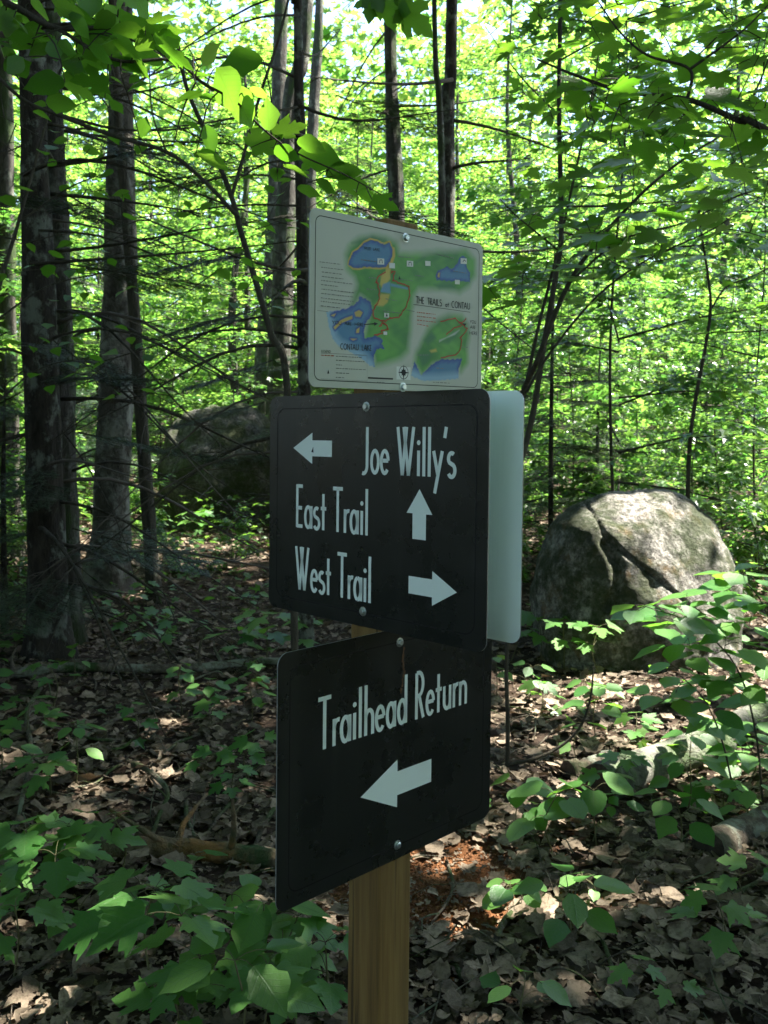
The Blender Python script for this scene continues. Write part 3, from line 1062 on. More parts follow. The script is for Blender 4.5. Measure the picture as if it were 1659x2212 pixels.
def boulder(name, label, cat, px_l, px_r, py_top, base, depth, yaw, mat, n=3.0, crack=None, seed=0, res=(260, 170), lump=.07, shear=0.0, nz_=2.2):
    """superquadric stone with lumps, facets and a crack; base = ground point under its front"""
    Y = base[1] + depth
    a = (px_r - px_l) / 2 / FPX * Y
    xc = P((px_l + px_r) / 2, 1000, Y)[0]
    ztop = P(1000, py_top, Y)[2]
    z0 = base[2] - .12
    c = (ztop - z0)
    th = np.linspace(0, 2 * math.pi, res[0], endpoint=False)
    ph = np.linspace(-.25, math.pi / 2, res[1])
    TH, PH = np.meshgrid(th, ph)
    D = np.stack([np.cos(TH) * np.cos(PH), np.sin(TH) * np.cos(PH), np.sin(PH)], -1)
    cy_, sy_ = math.cos(yaw), math.sin(yaw)
    # fit the turned footprint to the wanted half width
    k = a / ((abs(cy_) ** 1.3 + abs(sy_) ** 1.3 * .8) ** (1 / 1.3)) * 1.0
    S = np.array([k, k * .95, c])
    print('BOULDER', label[:20], base, Y, a, c)
    qq = (np.abs(D[..., 0]) ** n + np.abs(D[..., 2]) ** n) ** (1 / n)
    rr = (qq ** nz_ + np.abs(D[..., 1]) ** nz_) ** (-1 / nz_)
    Q = D * rr[..., None] * S
    flat = Q.reshape(-1, 3)
    out_ = np.empty_like(flat)
    for i, q in enumerate(flat):
        v = Vector(q) * 1.4 + Vector((seed * 7.1, seed * 3.3, 0))
        l_ = noise.fractal(v, 1.0, 2.0, 3) * lump + noise.fractal(v * 4, .9, 2.0, 4) * lump * .30 + (min(0, noise.noise(v * 9) + .1) * .5 + noise.noise(v * 17) * .3) * min(.02, lump * .3) + abs(noise.noise(v * 2.2)) * -lump * .45
        dn = q / (np.linalg.norm(q) + 1e-9)
        out_[i] = q + dn * l_
    X = out_[:, 0] * cy_ - out_[:, 1] * sy_ + shear * out_[:, 2]
    Yv = out_[:, 0] * sy_ + out_[:, 1] * cy_
    V = np.stack([X + xc, Yv + Y, out_[:, 2] + z0], -1)
    if crack:
        for line, w, dep, step in crack:
            q = np.array([P(px, py, Y - k * .55)[[0, 2]] for px, py in line])
            dmin = np.full(len(V), 1e9)
            side = np.zeros(len(V))
            for p0, p1 in zip(q[:-1], q[1:]):
                e = p1 - p0
                r_ = V[:, [0, 2]] - p0
                t = np.clip((r_ @ e) / (e @ e), 0, 1)
                dd = np.linalg.norm(r_ - t[:, None] * e, axis=1)
                s_ = np.sign(e[0] * r_[:, 1] - e[1] * r_[:, 0])
                side = np.where(dd < dmin, s_, side)
                dmin = np.minimum(dmin, dd)
            front = V[:, 1] < Y + .1
            push = dep * np.exp(-(dmin / w) ** 2) + step * (side < 0) * np.exp(-(dmin / .16) ** 2)
            V[:, 1] += np.where(front, push, 0)
            V[:, 2] -= np.where(front, push * .3, 0)
    nr, nc = len(ph), len(th)
    F = []
    for i in range(nr - 1):
        for j in range(nc):
            F.append((i * nc + j, i * nc + (j + 1) % nc, (i + 1) * nc + (j + 1) % nc, (i + 1) * nc + j))
    o = link(name, mesh_from(name, V - np.array([xc, Y, z0]), F, [mat]), loc=(xc, Y, z0))
    tag(o, label, cat)
    return o


M_rock = rock_mat('granite', (.020, .019, .016), (.50, .47, .42), (.030, .044, .012), .41, (.18, .11, .04))
M_rock2 = rock_mat('mossy_granite', (.03, .03, .025), (.20, .19, .17), (.045, .06, .022), .42)
bb = G(1360, 1440)
boulder('boulder', 'large rounded granite boulder with a diagonal crack, sunlit on its right side', 'boulder', 1132, 1618, 1068, bb, .55, R(20), M_rock, 3.3,
        [([(1288, 1085), (1300, 1150), (1345, 1195), (1440, 1270), (1520, 1340)], .010, .032, .006), ([(1305, 1170), (1325, 1215), (1318, 1260), (1300, 1300)], .03, .06, 0.0)], 1, nz_=2.1, lump=.048)
b2 = G(480, 1140)
boulder('boulder', 'big dark mossy boulder in the shade behind the left tree trunks', 'boulder', 322, 650, 878, b2, .9, R(-18), M_rock2, 2.6, None, 4, (110, 70), .12)
b3 = G(1650, 1205)
boulder('rock', 'low dark rock at the right edge behind the cracked boulder', 'rock', 1590, 1800, 1158, b3, .3, R(10), M_rock2, 2.4, None, 7, (60, 36), .06)

# ------------------------------------------------------------------ tall trees
def trunk_mesh(mb, path, radii, sides=14, rough=.05, rings=60, seed=0.0, flare=0.0, basez=0.0):
    p = spline(path, rings)
    r = np.interp(np.linspace(0, 1, rings), np.linspace(0, 1, len(radii)), radii)
    V = []
    for i in range(rings):
        ang = np.linspace(0, 2 * math.pi, sides, endpoint=False)
        k = np.array([1 + rough * noise.noise(Vector((math.cos(a) * 2.2 + seed, math.sin(a) * 2.2, p[i][2] * 1.6))) * 2 + rough * .8 * noise.noise(Vector((math.cos(a) * 6 + seed, math.sin(a) * 6, p[i][2] * 5.5))) for a in ang])
        if flare:
            h = p[i][2] - basez
            k = k * (1 + flare * math.exp(-max(h, 0) / .22) * (1 + .45 * np.sin(ang * 4 + seed)))
        V.append(np.stack([p[i][0] + np.cos(ang) * r[i] * k, p[i][1] + np.sin(ang) * r[i] * k, np.full(sides, p[i][2])], -1))
    V = np.concatenate(V)
    F = [(i * sides + j, i * sides + (j + 1) % sides, (i + 1) * sides + (j + 1) % sides, (i + 1) * sides + j) for i in range(rings - 1) for j in range(sides)]
    F.append(tuple((rings - 1) * sides + j for j in range(sides)))
    mb.add(V, F)
    return p, r


def at_height(p, z):
    i = int(np.argmin(np.abs(p[:, 2] - z)))
    return p[i]


def dead_branch(start, az, length, droop, r0, twigs=7, rise=0.0):
    """a bare conifer limb: drooping curve with side twigs"""
    mb = MB()
    d = np.array([math.cos(az), math.sin(az), rise])
    pts = []
    wob = rng.normal(size=2) * .05
    n = 9
    for i in range(n):
        t = i / (n - 1)
        q = start + d * length * t + np.array([0, 0, -droop * length * t * t + .10 * length * droop * math.sin(6 * t)])
        q = q + np.array([-d[1], d[0], 0]) * (wob[0] * length * math.sin(4 * t + 1) + wob[1] * length * t * t)
        pts.append(q)
    pts = np.array(pts)
    mb.tube(pts, np.linspace(r0, r0 * .2, n), 5)
    for k in range(twigs):
        t = rng.uniform(.25, .97)
        i = t * (n - 1)
        a = int(i)
        q = pts[a] + (pts[min(a + 1, n - 1)] - pts[a]) * (i - a)
        s_ = rng.choice([-1, 1])
        td = nrm(d * rng.uniform(.5, 1) + np.array([-d[1], d[0], 0]) * s_ * rng.uniform(.5, 1.1) + np.array([0, 0, rng.uniform(-.5, .15)]))
        L_ = length * rng.uniform(.12, .38) * (1.1 - t * .6)
        tp = np.array([q, q + td * L_ * .5 + rng.normal(size=3) * .015, q + td * L_ + np.array([0, 0, -.12 * L_])])
        mb.tube(spline(tp, 4), np.linspace(r0 * .35, r0 * .12, 4), 3, False)
        if rng.random() < .6:
            td2 = nrm(td + rng.normal(size=3) * .6)
            mb.tube(np.array([tp[1], tp[1] + td2 * L_ * .45]), [r0 * .2, r0 * .09], 3, False)
    return mb


# flat spray of fir needles, one metre long along +Y
def bough_mesh(name, seed, n_side=13, dens=1.0):
    r_ = np.random.default_rng(seed)
    seg = [((0, 0, 0), (0, 1, -.10), .006)]
    for k in range(n_side):
        t = .10 + .86 * k / n_side
        L_ = .52 * (1 - t) ** .8 + .06
        for s_ in (-1, 1):
            a = R(50 + r_.normal() * 7)
            b = (0, t, -.1 * t)
            e = (s_ * L_ * math.sin(a), t + L_ * math.cos(a), -.1 * t - .08 * L_ + r_.normal() * .02)
            seg.append((b, e, .003))
            for u in (.4, .65):
                bb_ = tuple(np.array(b) * (1 - u) + np.array(e) * u)
                l2 = L_ * .38 * (1.1 - u)
                for s2 in (-1, 1):
                    a2 = a * s_ + s2 * R(45)
                    seg.append((bb_, (bb_[0] + l2 * math.sin(a2), bb_[1] + l2 * math.cos(a2), bb_[2] - .02), .002))
    pos, dr, upv = [], [], []
    for b, e, w in seg:
        b = np.array(b)
        e = np.array(e)
        L_ = np.linalg.norm(e - b)
        d = (e - b) / L_
        side = np.cross(d, [0, 0, 1.0])
        m_ = int(L_ / .011 * dens)
        for i in range(m_):
            t = (i + .5) / m_
            for s_ in (-1, 1):
                pos.append(b + (e - b) * t)
                dr.append(d * .75 + side * s_ * 1.0 + np.array([0, 0, r_.normal() * .25]))
                upv.append(np.array([0, 0, 1.0]) + r_.normal(size=3) * .2)
    T = (np.array([(-.05, 0, 0), (.05, 0, 0), (.04, .8, 0), (0, 1, 0), (-.04, .8, 0)]), [(0, 1, 2, 3, 4)])
    needles = leaf_cloud_mesh(name, np.array(pos), np.array(dr), np.array(upv), .030, T, M_needle)
    mbs = MB()
    for b, e, w in seg:
        mbs.tube(np.array([b, e]), [w, w * .5], 3, False)
    return needles, mbs.mesh('bough_wood', M_thin)


BOUGH = [bough_mesh('needles', s) for s in (1, 2)]


def add_bough(parent, base, pos, az, length, tilt=-.1, roll=0.0):
    nd, wd_ = random.choice(BOUGH)
    w = link('bough', wd_, parent)
    d = np.array([math.cos(az), math.sin(az), tilt])
    w.matrix_local = leaf_matrix(np.asarray(pos) - base, d, np.array([roll, roll, 1.0]), length)
    f = link('needles', nd, w)
    tag(f, kind='stuff')
    return w


# sun patches: photograph pixels on ground or objects that lie in the sun (point, radius in metres)
SPOTS = []


def spot(px, py, r_, Y=None):
    q = G(px, py) if Y is None else P(px, py, Y)
    SPOTS.append((np.array(q), r_))


for a_ in ((1250, 1500, .3), (1340, 1540, .38), (1450, 1545, .32), (1560, 1500, .4), (1150, 1550, .22), (1170, 1600, .08), (1420, 1640, .16), (1640, 1300, .4),
           (915, 1850, .085), (945, 1835, .08), (140, 2130, .07), (180, 2160, .04), (240, 1690, .045), (340, 1585, .05), (300, 1290, .12), (420, 1215, .13), (360, 1560, .05), (580, 1700, .06),
           (1170, 1990, .05), (1290, 1960, .05), (1080, 1610, .07), (500, 1230, .12), (560, 1260, .08), (1010, 2000, .04), (1500, 1950, .05), (640, 1990, .04), (60, 1200, .1), (1640, 1640, .1), (1590, 1700, .08), (1350, 2050, .05)):
    spot(*a_)
for k in range(26):
    spot(rng.uniform(0, 1650), rng.uniform(1480, 2200), rng.uniform(.02, .055))
bY = bb[1]
for a_ in ((1500, 1150, .75, bY + .3), (1560, 1230, .7, bY + .3), (1470, 1320, .5, bY), (1330, 1420, .22, bY), (1370, 1130, .1, bY + .3), (1480, 1280, .2, bY), (1240, 1120, .1, bY + .3), (1390, 1230, .12, bY),
           (530, 945, .6, b2[1] + .3), (570, 975, .4, b2[1] + .2), (250, 1760, .06, 2.45), (1280, 1705, .07, 3.4), (330, 40, .05, 1.7), (540, 250, .05, 1.8), (440, 150, .03, 1.7), (620, 300, .03, 1.87), (760, 390, .03, 1.95), (690, 350, .03, 1.9),
           (1480, 1340, .2, 3.9), (1600, 1300, .2, 3.9), (570, 1335, .10, 4.2)):
    spot(*a_)

SOFT = [(P(1400, 250, 3.2), .9), (P(1550, 100, 3.0), .7), (P(1300, 500, 4.2), .8), (P(1500, 400, 4.0), .7), (P(1250, 150, 5.3), .8),
        (P(1540, 1330, 4.2), .45), (P(540, 250, 1.84), .07)]
SUNV = np.array(SUN)


def cull(pos, keep=.08):
    k = np.ones(len(pos), bool)
    for q, r_ in SPOTS:
        v = pos - q
        t = v @ SUNV
        d = np.linalg.norm(v - t[:, None] * SUNV, axis=1)
        k &= ~((d < r_ + .07) & (t > 0))
    for q, r_ in SOFT:
        v = pos - q
        t = v @ SUNV
        d = np.linalg.norm(v - t[:, None] * SUNV, axis=1)
        k &= ~((d < r_ + .1) & (t > 0) & (np.sin(pos[:, 0] * 5.1 + pos[:, 2] * 3) * np.sin(pos[:, 1] * 4.7 + 1) > -.30))
    return k | (rng.random(len(pos)) < keep * .3)


def crown_points(c, rad, n, clump=30, cr=.45):
    nc_ = max(1, n // clump)
    u = rng.normal(size=(nc_, 3))
    u /= np.linalg.norm(u, axis=1)[:, None]
    cc = u * (rng.random(nc_) ** .45)[:, None] * np.array(rad) + np.array(c)
    pts = np.repeat(cc, clump, 0) + rng.normal(size=(nc_ * clump, 3)) * np.array([cr, cr, cr * .35])
    return pts


def high_crown(tree, base, c, rad, n, size=.17):
    pts = crown_points(c, rad, n)
    pts = pts[cull(pts)]
    # keep the crown out of the low sight lines
    m_ = len(pts)
    dr = rng.normal(size=(m_, 3)) * np.array([1, 1, .3])
    upv = np.array([0, 0, 1.0]) + rng.normal(size=(m_, 3)) * .45
    o = link('crown', leaf_cloud_mesh('crown', pts - base, dr, upv, rng.uniform(.75, 1.25, m_) * size, T_diam, M_canopy), tree)
    tag(o, kind='stuff')
    return o


def limb_set(mb, p, r, zlo, zhi, n, L, rise=.5):
    for k in range(n):
        z = rng.uniform(zlo, zhi)
        q = at_height(p, z)
        az = rng.uniform(0, 6.28)
        d = np.array([math.cos(az), math.sin(az), rise])
        l_ = L * rng.uniform(.6, 1.1)
        mb.tube(spline([q, q + d * l_ * .5 + rng.normal(size=3) * .08, q + d * l_ * np.array([1, 1, .8])], 6), np.linspace(.035, .008, 6), 5, False)


def px_path(pts, Y):
    return [P(x, y, Y) for x, y in pts]


def tall_tree(name, label, path_px, Y, rpx, mat, top=11.0, crown=None, group=None, sides=26, flare=.5, rough=.08, base_py=None):
    """trunk through photograph points at depth Y, run down to the ground and up out of view"""
    p = px_path(path_px, Y)
    p = sorted(p, key=lambda q: q[2])
    lo, hi = p[0], p[-1]
    sl_ = (hi - lo) / max(.1, hi[2] - lo[2])
    g0 = float(gz(lo[0], lo[1]))
    b = lo + sl_ * (g0 - .12 - lo[2])
    b[2] = g0 - .12
    pts = [b] + [q for q in p if q[2] > g0 + .3]
    if hi[2] < top:
        pts.append(hi + np.array([sl_[0], sl_[1], 1]) * (top - hi[2]) * np.array([.6, .6, 1]))
    r0 = rpx / FPX * Y
    base = np.array([b[0], b[1], g0])
    t = thing(name, label, 'tree', base, group)
    mb = MB()
    pp, rr = trunk_mesh(mb, pts, [r0 * 1.06, r0, r0 * .8, r0 * .45], sides, rough, 130, Y * 3.3 + path_px[0][0], flare, g0)
    if crown:
        limb_set(mb, pp, rr, crown[0][2] - base[2] - 2.2 + g0, top - .5, 9, crown[1][0] * .7)
    link('trunk', mb.mesh('trunk', mat, True, base), t)
    if crown:
        high_crown(t, base, *crown)
    return t, base, pp, rr


# left spruce pair, 6 m away
t1, b1, p1, r1 = tall_tree('spruce_tree', 'dark spruce trunk at the far left with many bare drooping limbs', [(70, 130), (80, 500), (92, 900), (105, 1380)], 6.1, 37, M_spruce, 11, ((-2.4, 6.0, 9.6), (2.6, 2.6, 1.9), 9000))
t1b, b1b, p1b, r1b = tall_tree('spruce_tree', 'grey lichen spotted trunk standing just behind the dark left spruce', [(112, 150), (122, 500), (132, 900), (140, 1360)], 6.5, 29, M_hard, 11, None)
t2, b2_, p2, r2 = tall_tree('dead_tree', 'pale peeling dead trunk between the left spruce and the mossy boulder', [(262, 150), (260, 400), (256, 700), (240, 1100)], 8.2, 37, M_peel, 10, None, rough=.11, flare=.6)
t2b, b2b, p2b, r2b = tall_tree('maple_tree', 'slim straight trunk right beside the pale peeling trunk', [(250, 150), (270, 420), (292, 700), (305, 900), (322, 1130)], 7.8, 14, M_thin, 9, ((-1.6, 8.0, 9.3), (2.2, 2.2, 1.6), 5000), flare=.3)
t3, b3_, p3, r3 = tall_tree('beech_tree', 'pale lichen covered trunk behind the thin dark pole spruce', [(660, 30), (632, 200), (615, 500), (600, 860)], 13.5, 23, M_hard, 14, None)
t3b, _, _, _ = tall_tree('beech_tree', 'blurred grey trunk between the pole spruce and the middle trunk', [(690, 0), (683, 150), (672, 350), (660, 700)], 17, 13, M_hard, 14, None)
t4, b4, p4, r4 = tall_tree('spruce_tree', 'thin dark pole spruce rising behind the map board', [(643, 0), (648, 300), (655, 640), (660, 1200)], 5.9, 14, M_spruce, 9, ((.6, 6.4, 9.5), (2.7, 2.7, 1.5), 11000), flare=.3)
t5, b5, p5, r5 = tall_tree('maple_tree', 'straight brown trunk above the top of the wooden post', [(842, 20), (848, 250), (858, 480), (862, 900)], 10.5, 18, M_hard, 13, None)
t6, b6, p6, r6 = tall_tree('maple_tree', 'stout dark trunk above the right half of the map board', [(976, 30), (968, 200), (965, 420), (960, 900)], 10.0, 18, M_spruce, 13, None)
t6b, b6b, p6b, r6b = tall_tree('maple_tree', 'slender trunk touching the left side of the stout dark trunk', [(938, 0), (948, 200), (954, 400), (956, 900)], 9.6, 8, M_hard, 12, None)
t7, b7, p7, r7 = tall_tree('oak_tree', 'furrowed trunk low down behind the left forked sapling', [(590, 560), (580, 700), (573, 860)], 16, 26, M_hard, 12, None)
t8, b8, p8, r8 = tall_tree('spruce_tree', 'brown trunk half cut by the left edge of the photo', [(5, 400), (8, 900)], 9.5, 30, M_hard, 12, ((-4.5, 9.5, 10.5), (2.4, 2.4, 1.6), 5000))

for tr, ba, pp, zz, n_, L0, rr0 in ((t1, b1, p1, (.4, 4.6), 34, 1.6, .014), (t2, b2_, p2, (1.2, 5.5), 9, 1.2, .013), (t4, b4, p4, (1.0, 4.5), 26, 1.3, .012), (t5, b5, p5, (3.2, 6.8), 8, 1.4, .014), (t1b, b1b, p1b, (.6, 4.2), 9, 1.6, .012), (t6, b6, p6, (3, 6.5), 5, 1.6, .02)):
    for k in range(n_):
        z = zz[0] + (zz[1] - zz[0]) * (k + rng.random()) / n_
        q = at_height(pp, z)
        az = rng.uniform(0, 2 * math.pi)
        if tr in (t1, t1b) and rng.random() < .75:
            az = rng.uniform(-1.1, .45)          # limbs reach over to the right, towards the path
        if tr is t4 and rng.random() < .5:
            az = math.pi + rng.normal() * .5
        mb = dead_branch(q, az, L0 * rng.uniform(.6, 1.35), rng.uniform(.12, .5) if z < 2.5 else rng.uniform(-.35, .45), rr0 * rng.uniform(.7, 1.2), int(rng.integers(6, 13)), rng.uniform(-.28, .25))
        link('branch', mb.mesh('branch', M_thin if rng.random() < .7 else M_twig, True, ba), tr)
for tr, ba, pp, lst in ((t1, b1, p1, [(1.9, -.6, .9), (2.6, -.3, 1.0), (2.9, -.9, .9), (1.4, 3.4, .9), (1.7, -1.9, .7), (1.1, -2.6, .8), (2.2, 2.9, .9), (3.5, -.4, 1.0), (3.9, 3.3, 1.0), (1.2, -1.2, .6), (.9, -.5, 1.0), (.6, -1.1, .9), (1.1, -2.3, 1.1), (.7, 3.0, 1.0), (1.5, -.2, 1.1), (1.3, -1.6, .9), (.5, -2.0, .8), (2.1, -.9, .9), (1.8, 2.5, .9)]),
                        (t4, b4, p4, [(2.7, 3.0, .9), (3.0, .25, .9), (3.2, 3.5, .8), (2.3, 3.9, .8), (3.7, .4, .8), (2.0, 2.6, .8), (1.7, 3.3, .7)]),
                        (t8, b8, p8, [(2.0, -.5, 1.2), (3.2, -.2, 1.3), (1.4, -.8, 1.1)])):
    for z, az, L_ in lst:
        add_bough(tr, ba, at_height(pp, z) + np.array([math.cos(az), math.sin(az), 0]) * .25, az + rng.normal() * .15, L_, rng.uniform(-.25, 0), rng.normal() * .12)

# canopy trees standing outside the frame: their crowns shade the clearing
CT = [(7.5, 4.0, 9.6, 3.6, 15000), (5.4, 8.6, 10.2, 3.0, 11000), (4.2, -.8, 9.4, 3.8, 13000), (-3.2, -2.5, 9.3, 3.6, 11000), (-6.2, 2.8, 9.6, 3.4, 11000),
      (3.4, 8.0, 9.9, 2.8, 11000), (4.6, 6.3, 10.9, 2.7, 10000), (1.0, 3.2, 9.5, 3.4, 14000), (-2.6, 2.6, 9.4, 3.2, 11000), (4.6, 4.2, 9.3, 2.8, 11000), (11.2, 5.5, 10.3, 3.0, 8000)]
TRK = [(7.6, 4.0), (5.9, 7.4), (4.2, -1.0), (-3.2, -2.6), (-6.0, 2.8), (4.8, 7.0), (5.6, 6.0), (2.6, -.9), (-3.0, 1.4), (4.4, 3.6), (11.2, 5.4)]
for (cx_, cy_, cz_, rd, n), (tx, ty) in zip(CT, TRK):
    g0 = float(gz(tx, ty))
    base = np.array([tx, ty, g0])
    t = thing('canopy_tree', 'tall maple outside the frame whose crown shades the clearing', 'tree', base, 'tall maples around the clearing')
    mb = MB()
    pp, rr = trunk_mesh(mb, [base + [0, 0, -.1], base + [0, 0, 4], np.array([.5 * (tx + cx_), .5 * (ty + cy_), 7.5]), np.array([cx_, cy_, cz_ + 1])], [.17, .15, .11, .04], 10, .05, 30, tx, .4, g0)
    limb_set(mb, pp, rr, 6.5, cz_, 10, rd * .8, .35)
    link('trunk', mb.mesh('trunk', M_hard, True, base), t)
    high_crown(t, base, (cx_, cy_, cz_), (rd, rd, 1.5), n)


# ------------------------------------------------------------------ leafy shrubs and saplings built leaf by leaf
def leafy(name, label, cat, base, stems, leaves, kind, mat_stem=M_thin, group=None):
    """stems: list of (points, r0, r1); leaves: list of (base point, direction, up, size)"""
    t = thing(name, label, cat, base, group)
    base = np.asarray(base, float)
    sp = []
    for pts, r0, r1 in stems:
        q = spline(pts, max(8, 5 * len(pts)))
        mb = MB()
        mb.tube(q, np.linspace(r0, r1, len(q)), 7)
        link('stem', mb.mesh('stem', mat_stem, True, base), t)
        sp.append(q)
    S = np.concatenate(sp)
    mb = MB()
    order = sorted(leaves, key=lambda L: float(np.min(np.linalg.norm(S - L[0], axis=1))))
    for lb, d, u, s_ in order:
        k = int(np.argmin(np.linalg.norm(S - lb, axis=1)))
        a = S[k]
        L_ = np.linalg.norm(lb - a)
        m_ = .5 * (a + lb) + np.array([0, 0, .06 * L_]) + rng.normal(size=3) * .05 * L_
        n_ = 4 if L_ < .12 else 6
        q = spline([a, m_, lb], n_)
        mb.tube(q, np.linspace(min(.004, .0012 + .006 * L_), .0009, n_), 4, False)
        if L_ > .05: S = np.concatenate([S, q[1:-1]])
        put_leaf(kind if isinstance(kind, str) else random.choice(kind), lb, d, u, s_, t, base)
    if leaves:
        tag(link('twigs', mb.mesh('twigs', mat_stem, True, base), t), kind='stuff')
    return t


def img_leaf(cx_, cy_, L_, ang, Y, face=.55, depth=.35):
    """leaf whose blade is centred on a photograph pixel at depth Y"""
    s_ = .90 * L_ * Y / FPX
    d = nrm([math.cos(R(ang)), rng.uniform(-depth, depth), -math.sin(R(ang))])
    c = P(cx_, cy_, Y)
    u = nrm(np.array([rng.normal() * .25, face + rng.normal() * .2, .8]))
    return (c - d * s_ * .5, d, u, s_ * rng.uniform(.98, 1.1))


# near branch hanging into the top left corner
NL = [(30, 28, 90, 20), (60, 80, 65, 10), (110, 98, 100, 20), (200, 92, 100, 5), (245, 38, 95, -15), (310, 22, 110, 60), (300, 58, 105, 0), (338, 78, 120, -35), (228, 78, 80, 160), (190, 132, 85, 5), (320, 118, 75, 20),
      (375, 118, 95, 30), (400, 132, 75, 45), (452, 118, 66, -60), (525, 133, 95, 172), (492, 192, 125, 62), (430, 160, 65, 0), (408, 205, 66, 172), (462, 215, 70, 10), (525, 230, 105, 62), (580, 250, 70, -90),
      (520, 278, 88, 172), (572, 305, 78, -18), (625, 280, 72, -20), (618, 330, 60, 10), (672, 312, 70, 10), (640, 365, 66, 12), (690, 338, 105, 5), (742, 368, 88, -15), (705, 402, 60, 30), (668, 413, 64, 14), (762, 396, 70, 10),
      (455, 300, 66, 60), (310, 275, 50, -60), (398, 320, 60, 20), (460, 345, 85, 20), (100, 180, 85, 172), (172, 192, 75, 30), (130, 222, 66, 0), (832, 440, 66, 12), (795, 424, 60, 18), (25, 120, 60, 30), (150, 20, 80, 15), (175, 55, 70, 40),
      (20, 60, 80, 40), (140, 120, 80, 200), (270, 100, 80, 30), (355, 40, 70, -20), (90, 20, 70, 30), (560, 200, 50, 20), (280, 140, 70, 10), (240, 120, 80, 20)]
NL += [(rng.uniform(-20, 380), rng.uniform(-20, 150) + (60 if k % 3 == 0 else 0), rng.uniform(50, 80), rng.uniform(-40, 200)) for k in range(34)]
lv = []
for cx_, cy_, L_, a in NL:
    Y = 1.65 + .00035 * cx_ + rng.uniform(-.14, .14)
    lv.append(img_leaf(cx_, cy_, L_, a, Y, rng.choice([.55, .35, -.2], p=[.5, .3, .2])))
gb = np.array([-1.75, 1.35, float(gz(-1.75, 1.35))])
A0 = P(-150, -40, 1.6)
stA = [gb + [0, 0, -.05], gb + [.05, .05, 1.0], gb + [.25, .12, 1.8], A0, P(20, 10, 1.66), P(120, 60, 1.68), P(230, 60, 1.7), P(340, 70, 1.72)]
stB = [P(120, 60, 1.68), P(250, 130, 1.7), P(370, 130, 1.75), P(440, 180, 1.78), P(510, 220, 1.8), P(570, 280, 1.84), P(640, 330, 1.88), P(750, 380, 1.92), P(840, 430, 1.95)]
leafy('hazel_shrub', 'broad bright green leaves on a near branch hanging in from the top left corner', 'shrub', gb, [(stA, .012, .0025), (stB, .0035, .0012)], lv, ['near_oval', 'near_oval', 'near_oval', 'near_maple'])

# two dark leaves hanging at the top, over the map board
gb = np.array([1.2, -.3, float(gz(1.2, -.3))])
lv = [img_leaf(845, 12, 95, 20, 1.6, .7), img_leaf(898, 45, 95, 30, 1.6, .7), img_leaf(868, 28, 60, 140, 1.6, .7), img_leaf(812, -5, 70, 60, 1.6, .7), img_leaf(800, 15, 60, 100, 1.62, .7)]
leafy('maple_twig', 'pair of large dark leaves dangling at the top edge above the middle trunks', 'sapling', gb, [([gb, gb + [0, .3, 2.0], np.array([.7, .9, 2.75]), P(880, -60, 1.6), P(865, 0, 1.6)], .012, .002)], lv, 'near_maple')

# right-hand striped maple: stems fanning up to the right, large flat leaves
Y = 4.6
gb = P(1035, 1330, Y)
gb[2] = float(gz(gb[0], gb[1]))
s0 = [gb + [0, 0, -.05], P(1075, 1150, Y), P(1122, 880, Y)]
st = [(s0 + px_path([(1160, 780), (1230, 610), (1310, 500), (1400, 405), (1490, 335), (1580, 280)], Y - .2), .018, .004),
      (px_path([(1128, 880), (1160, 720), (1205, 540), (1250, 340), (1285, 170), (1312, -20)], Y), .010, .003),
      (px_path([(1135, 850), (1190, 760), (1290, 640), (1400, 560), (1530, 500), (1640, 430)], Y - .5), .007, .002),
      (px_path([(1230, 610), (1340, 520), (1480, 480), (1600, 420), (1700, 400)], Y - .4), .006, .002),
      (px_path([(1205, 540), (1120, 470), (1080, 430)], Y - .6), .005, .0015)]
lv = []
for k in range(200):
    u = rng.random()
    if k < 100:       # the slanting band of leaves
        t = rng.random()
        cx_, cy_ = 1060 + 600 * t + rng.normal() * 40, 620 - 250 * t + rng.normal() * 60
    else:
        cx_, cy_ = rng.uniform(1180, 1680), rng.uniform(-20, 560)
    Yl = rng.uniform(3.3, 4.9)
    c = P(cx_, cy_, Yl)
    a = rng.normal() * .9 + math.pi
    d = nrm([math.cos(a), math.sin(a) * .8 - .25, rng.uniform(-.35, .05)])
    s_ = rng.uniform(.09, .16)
    lv.append((c - d * s_ * .5, d, nrm([rng.normal() * .22, -.12 + rng.normal() * .22, 1]), s_))
leafy('striped_maple', 'many stemmed young maple right of the sign fanning large flat leaves', 'sapling', gb, st, lv, 'near_maple')

# straight thin sapling right of the sign
Y = 5.4
gb = P(1030, 1400, Y)
gb[2] = float(gz(gb[0], gb[1]))
lv = []
for k in range(90):
    c = P(rng.uniform(1080, 1420), rng.uniform(-30, 420), Y + rng.uniform(-.9, .7))
    a = rng.uniform(0, 6.28)
    d = nrm([math.cos(a), math.sin(a), rng.uniform(-.4, .05)])
    lv.append((c, d, nrm([rng.normal() * .25, rng.normal() * .25, 1]), rng.uniform(.07, .12)))
leafy('maple_sapling', 'straight thin dark sapling rising right of the map board to the top edge', 'sapling', gb,
      [([gb + [0, 0, -.05]] + px_path([(1085, 1150), (1146, 920), (1176, 740), (1200, 600), (1213, 500), (1208, 250), (1211, 0), (1214, -120)], Y), .020, .012),
       (px_path([(1213, 500), (1270, 520), (1330, 570), (1410, 590)], Y - .2), .007, .002), (px_path([(1208, 250), (1120, 160), (1050, 60)], Y + .2), .006, .002),
       (px_path([(1211, 130), (1330, 60), (1400, -20)], Y - .2), .006, .002)], lv, 'near_maple')

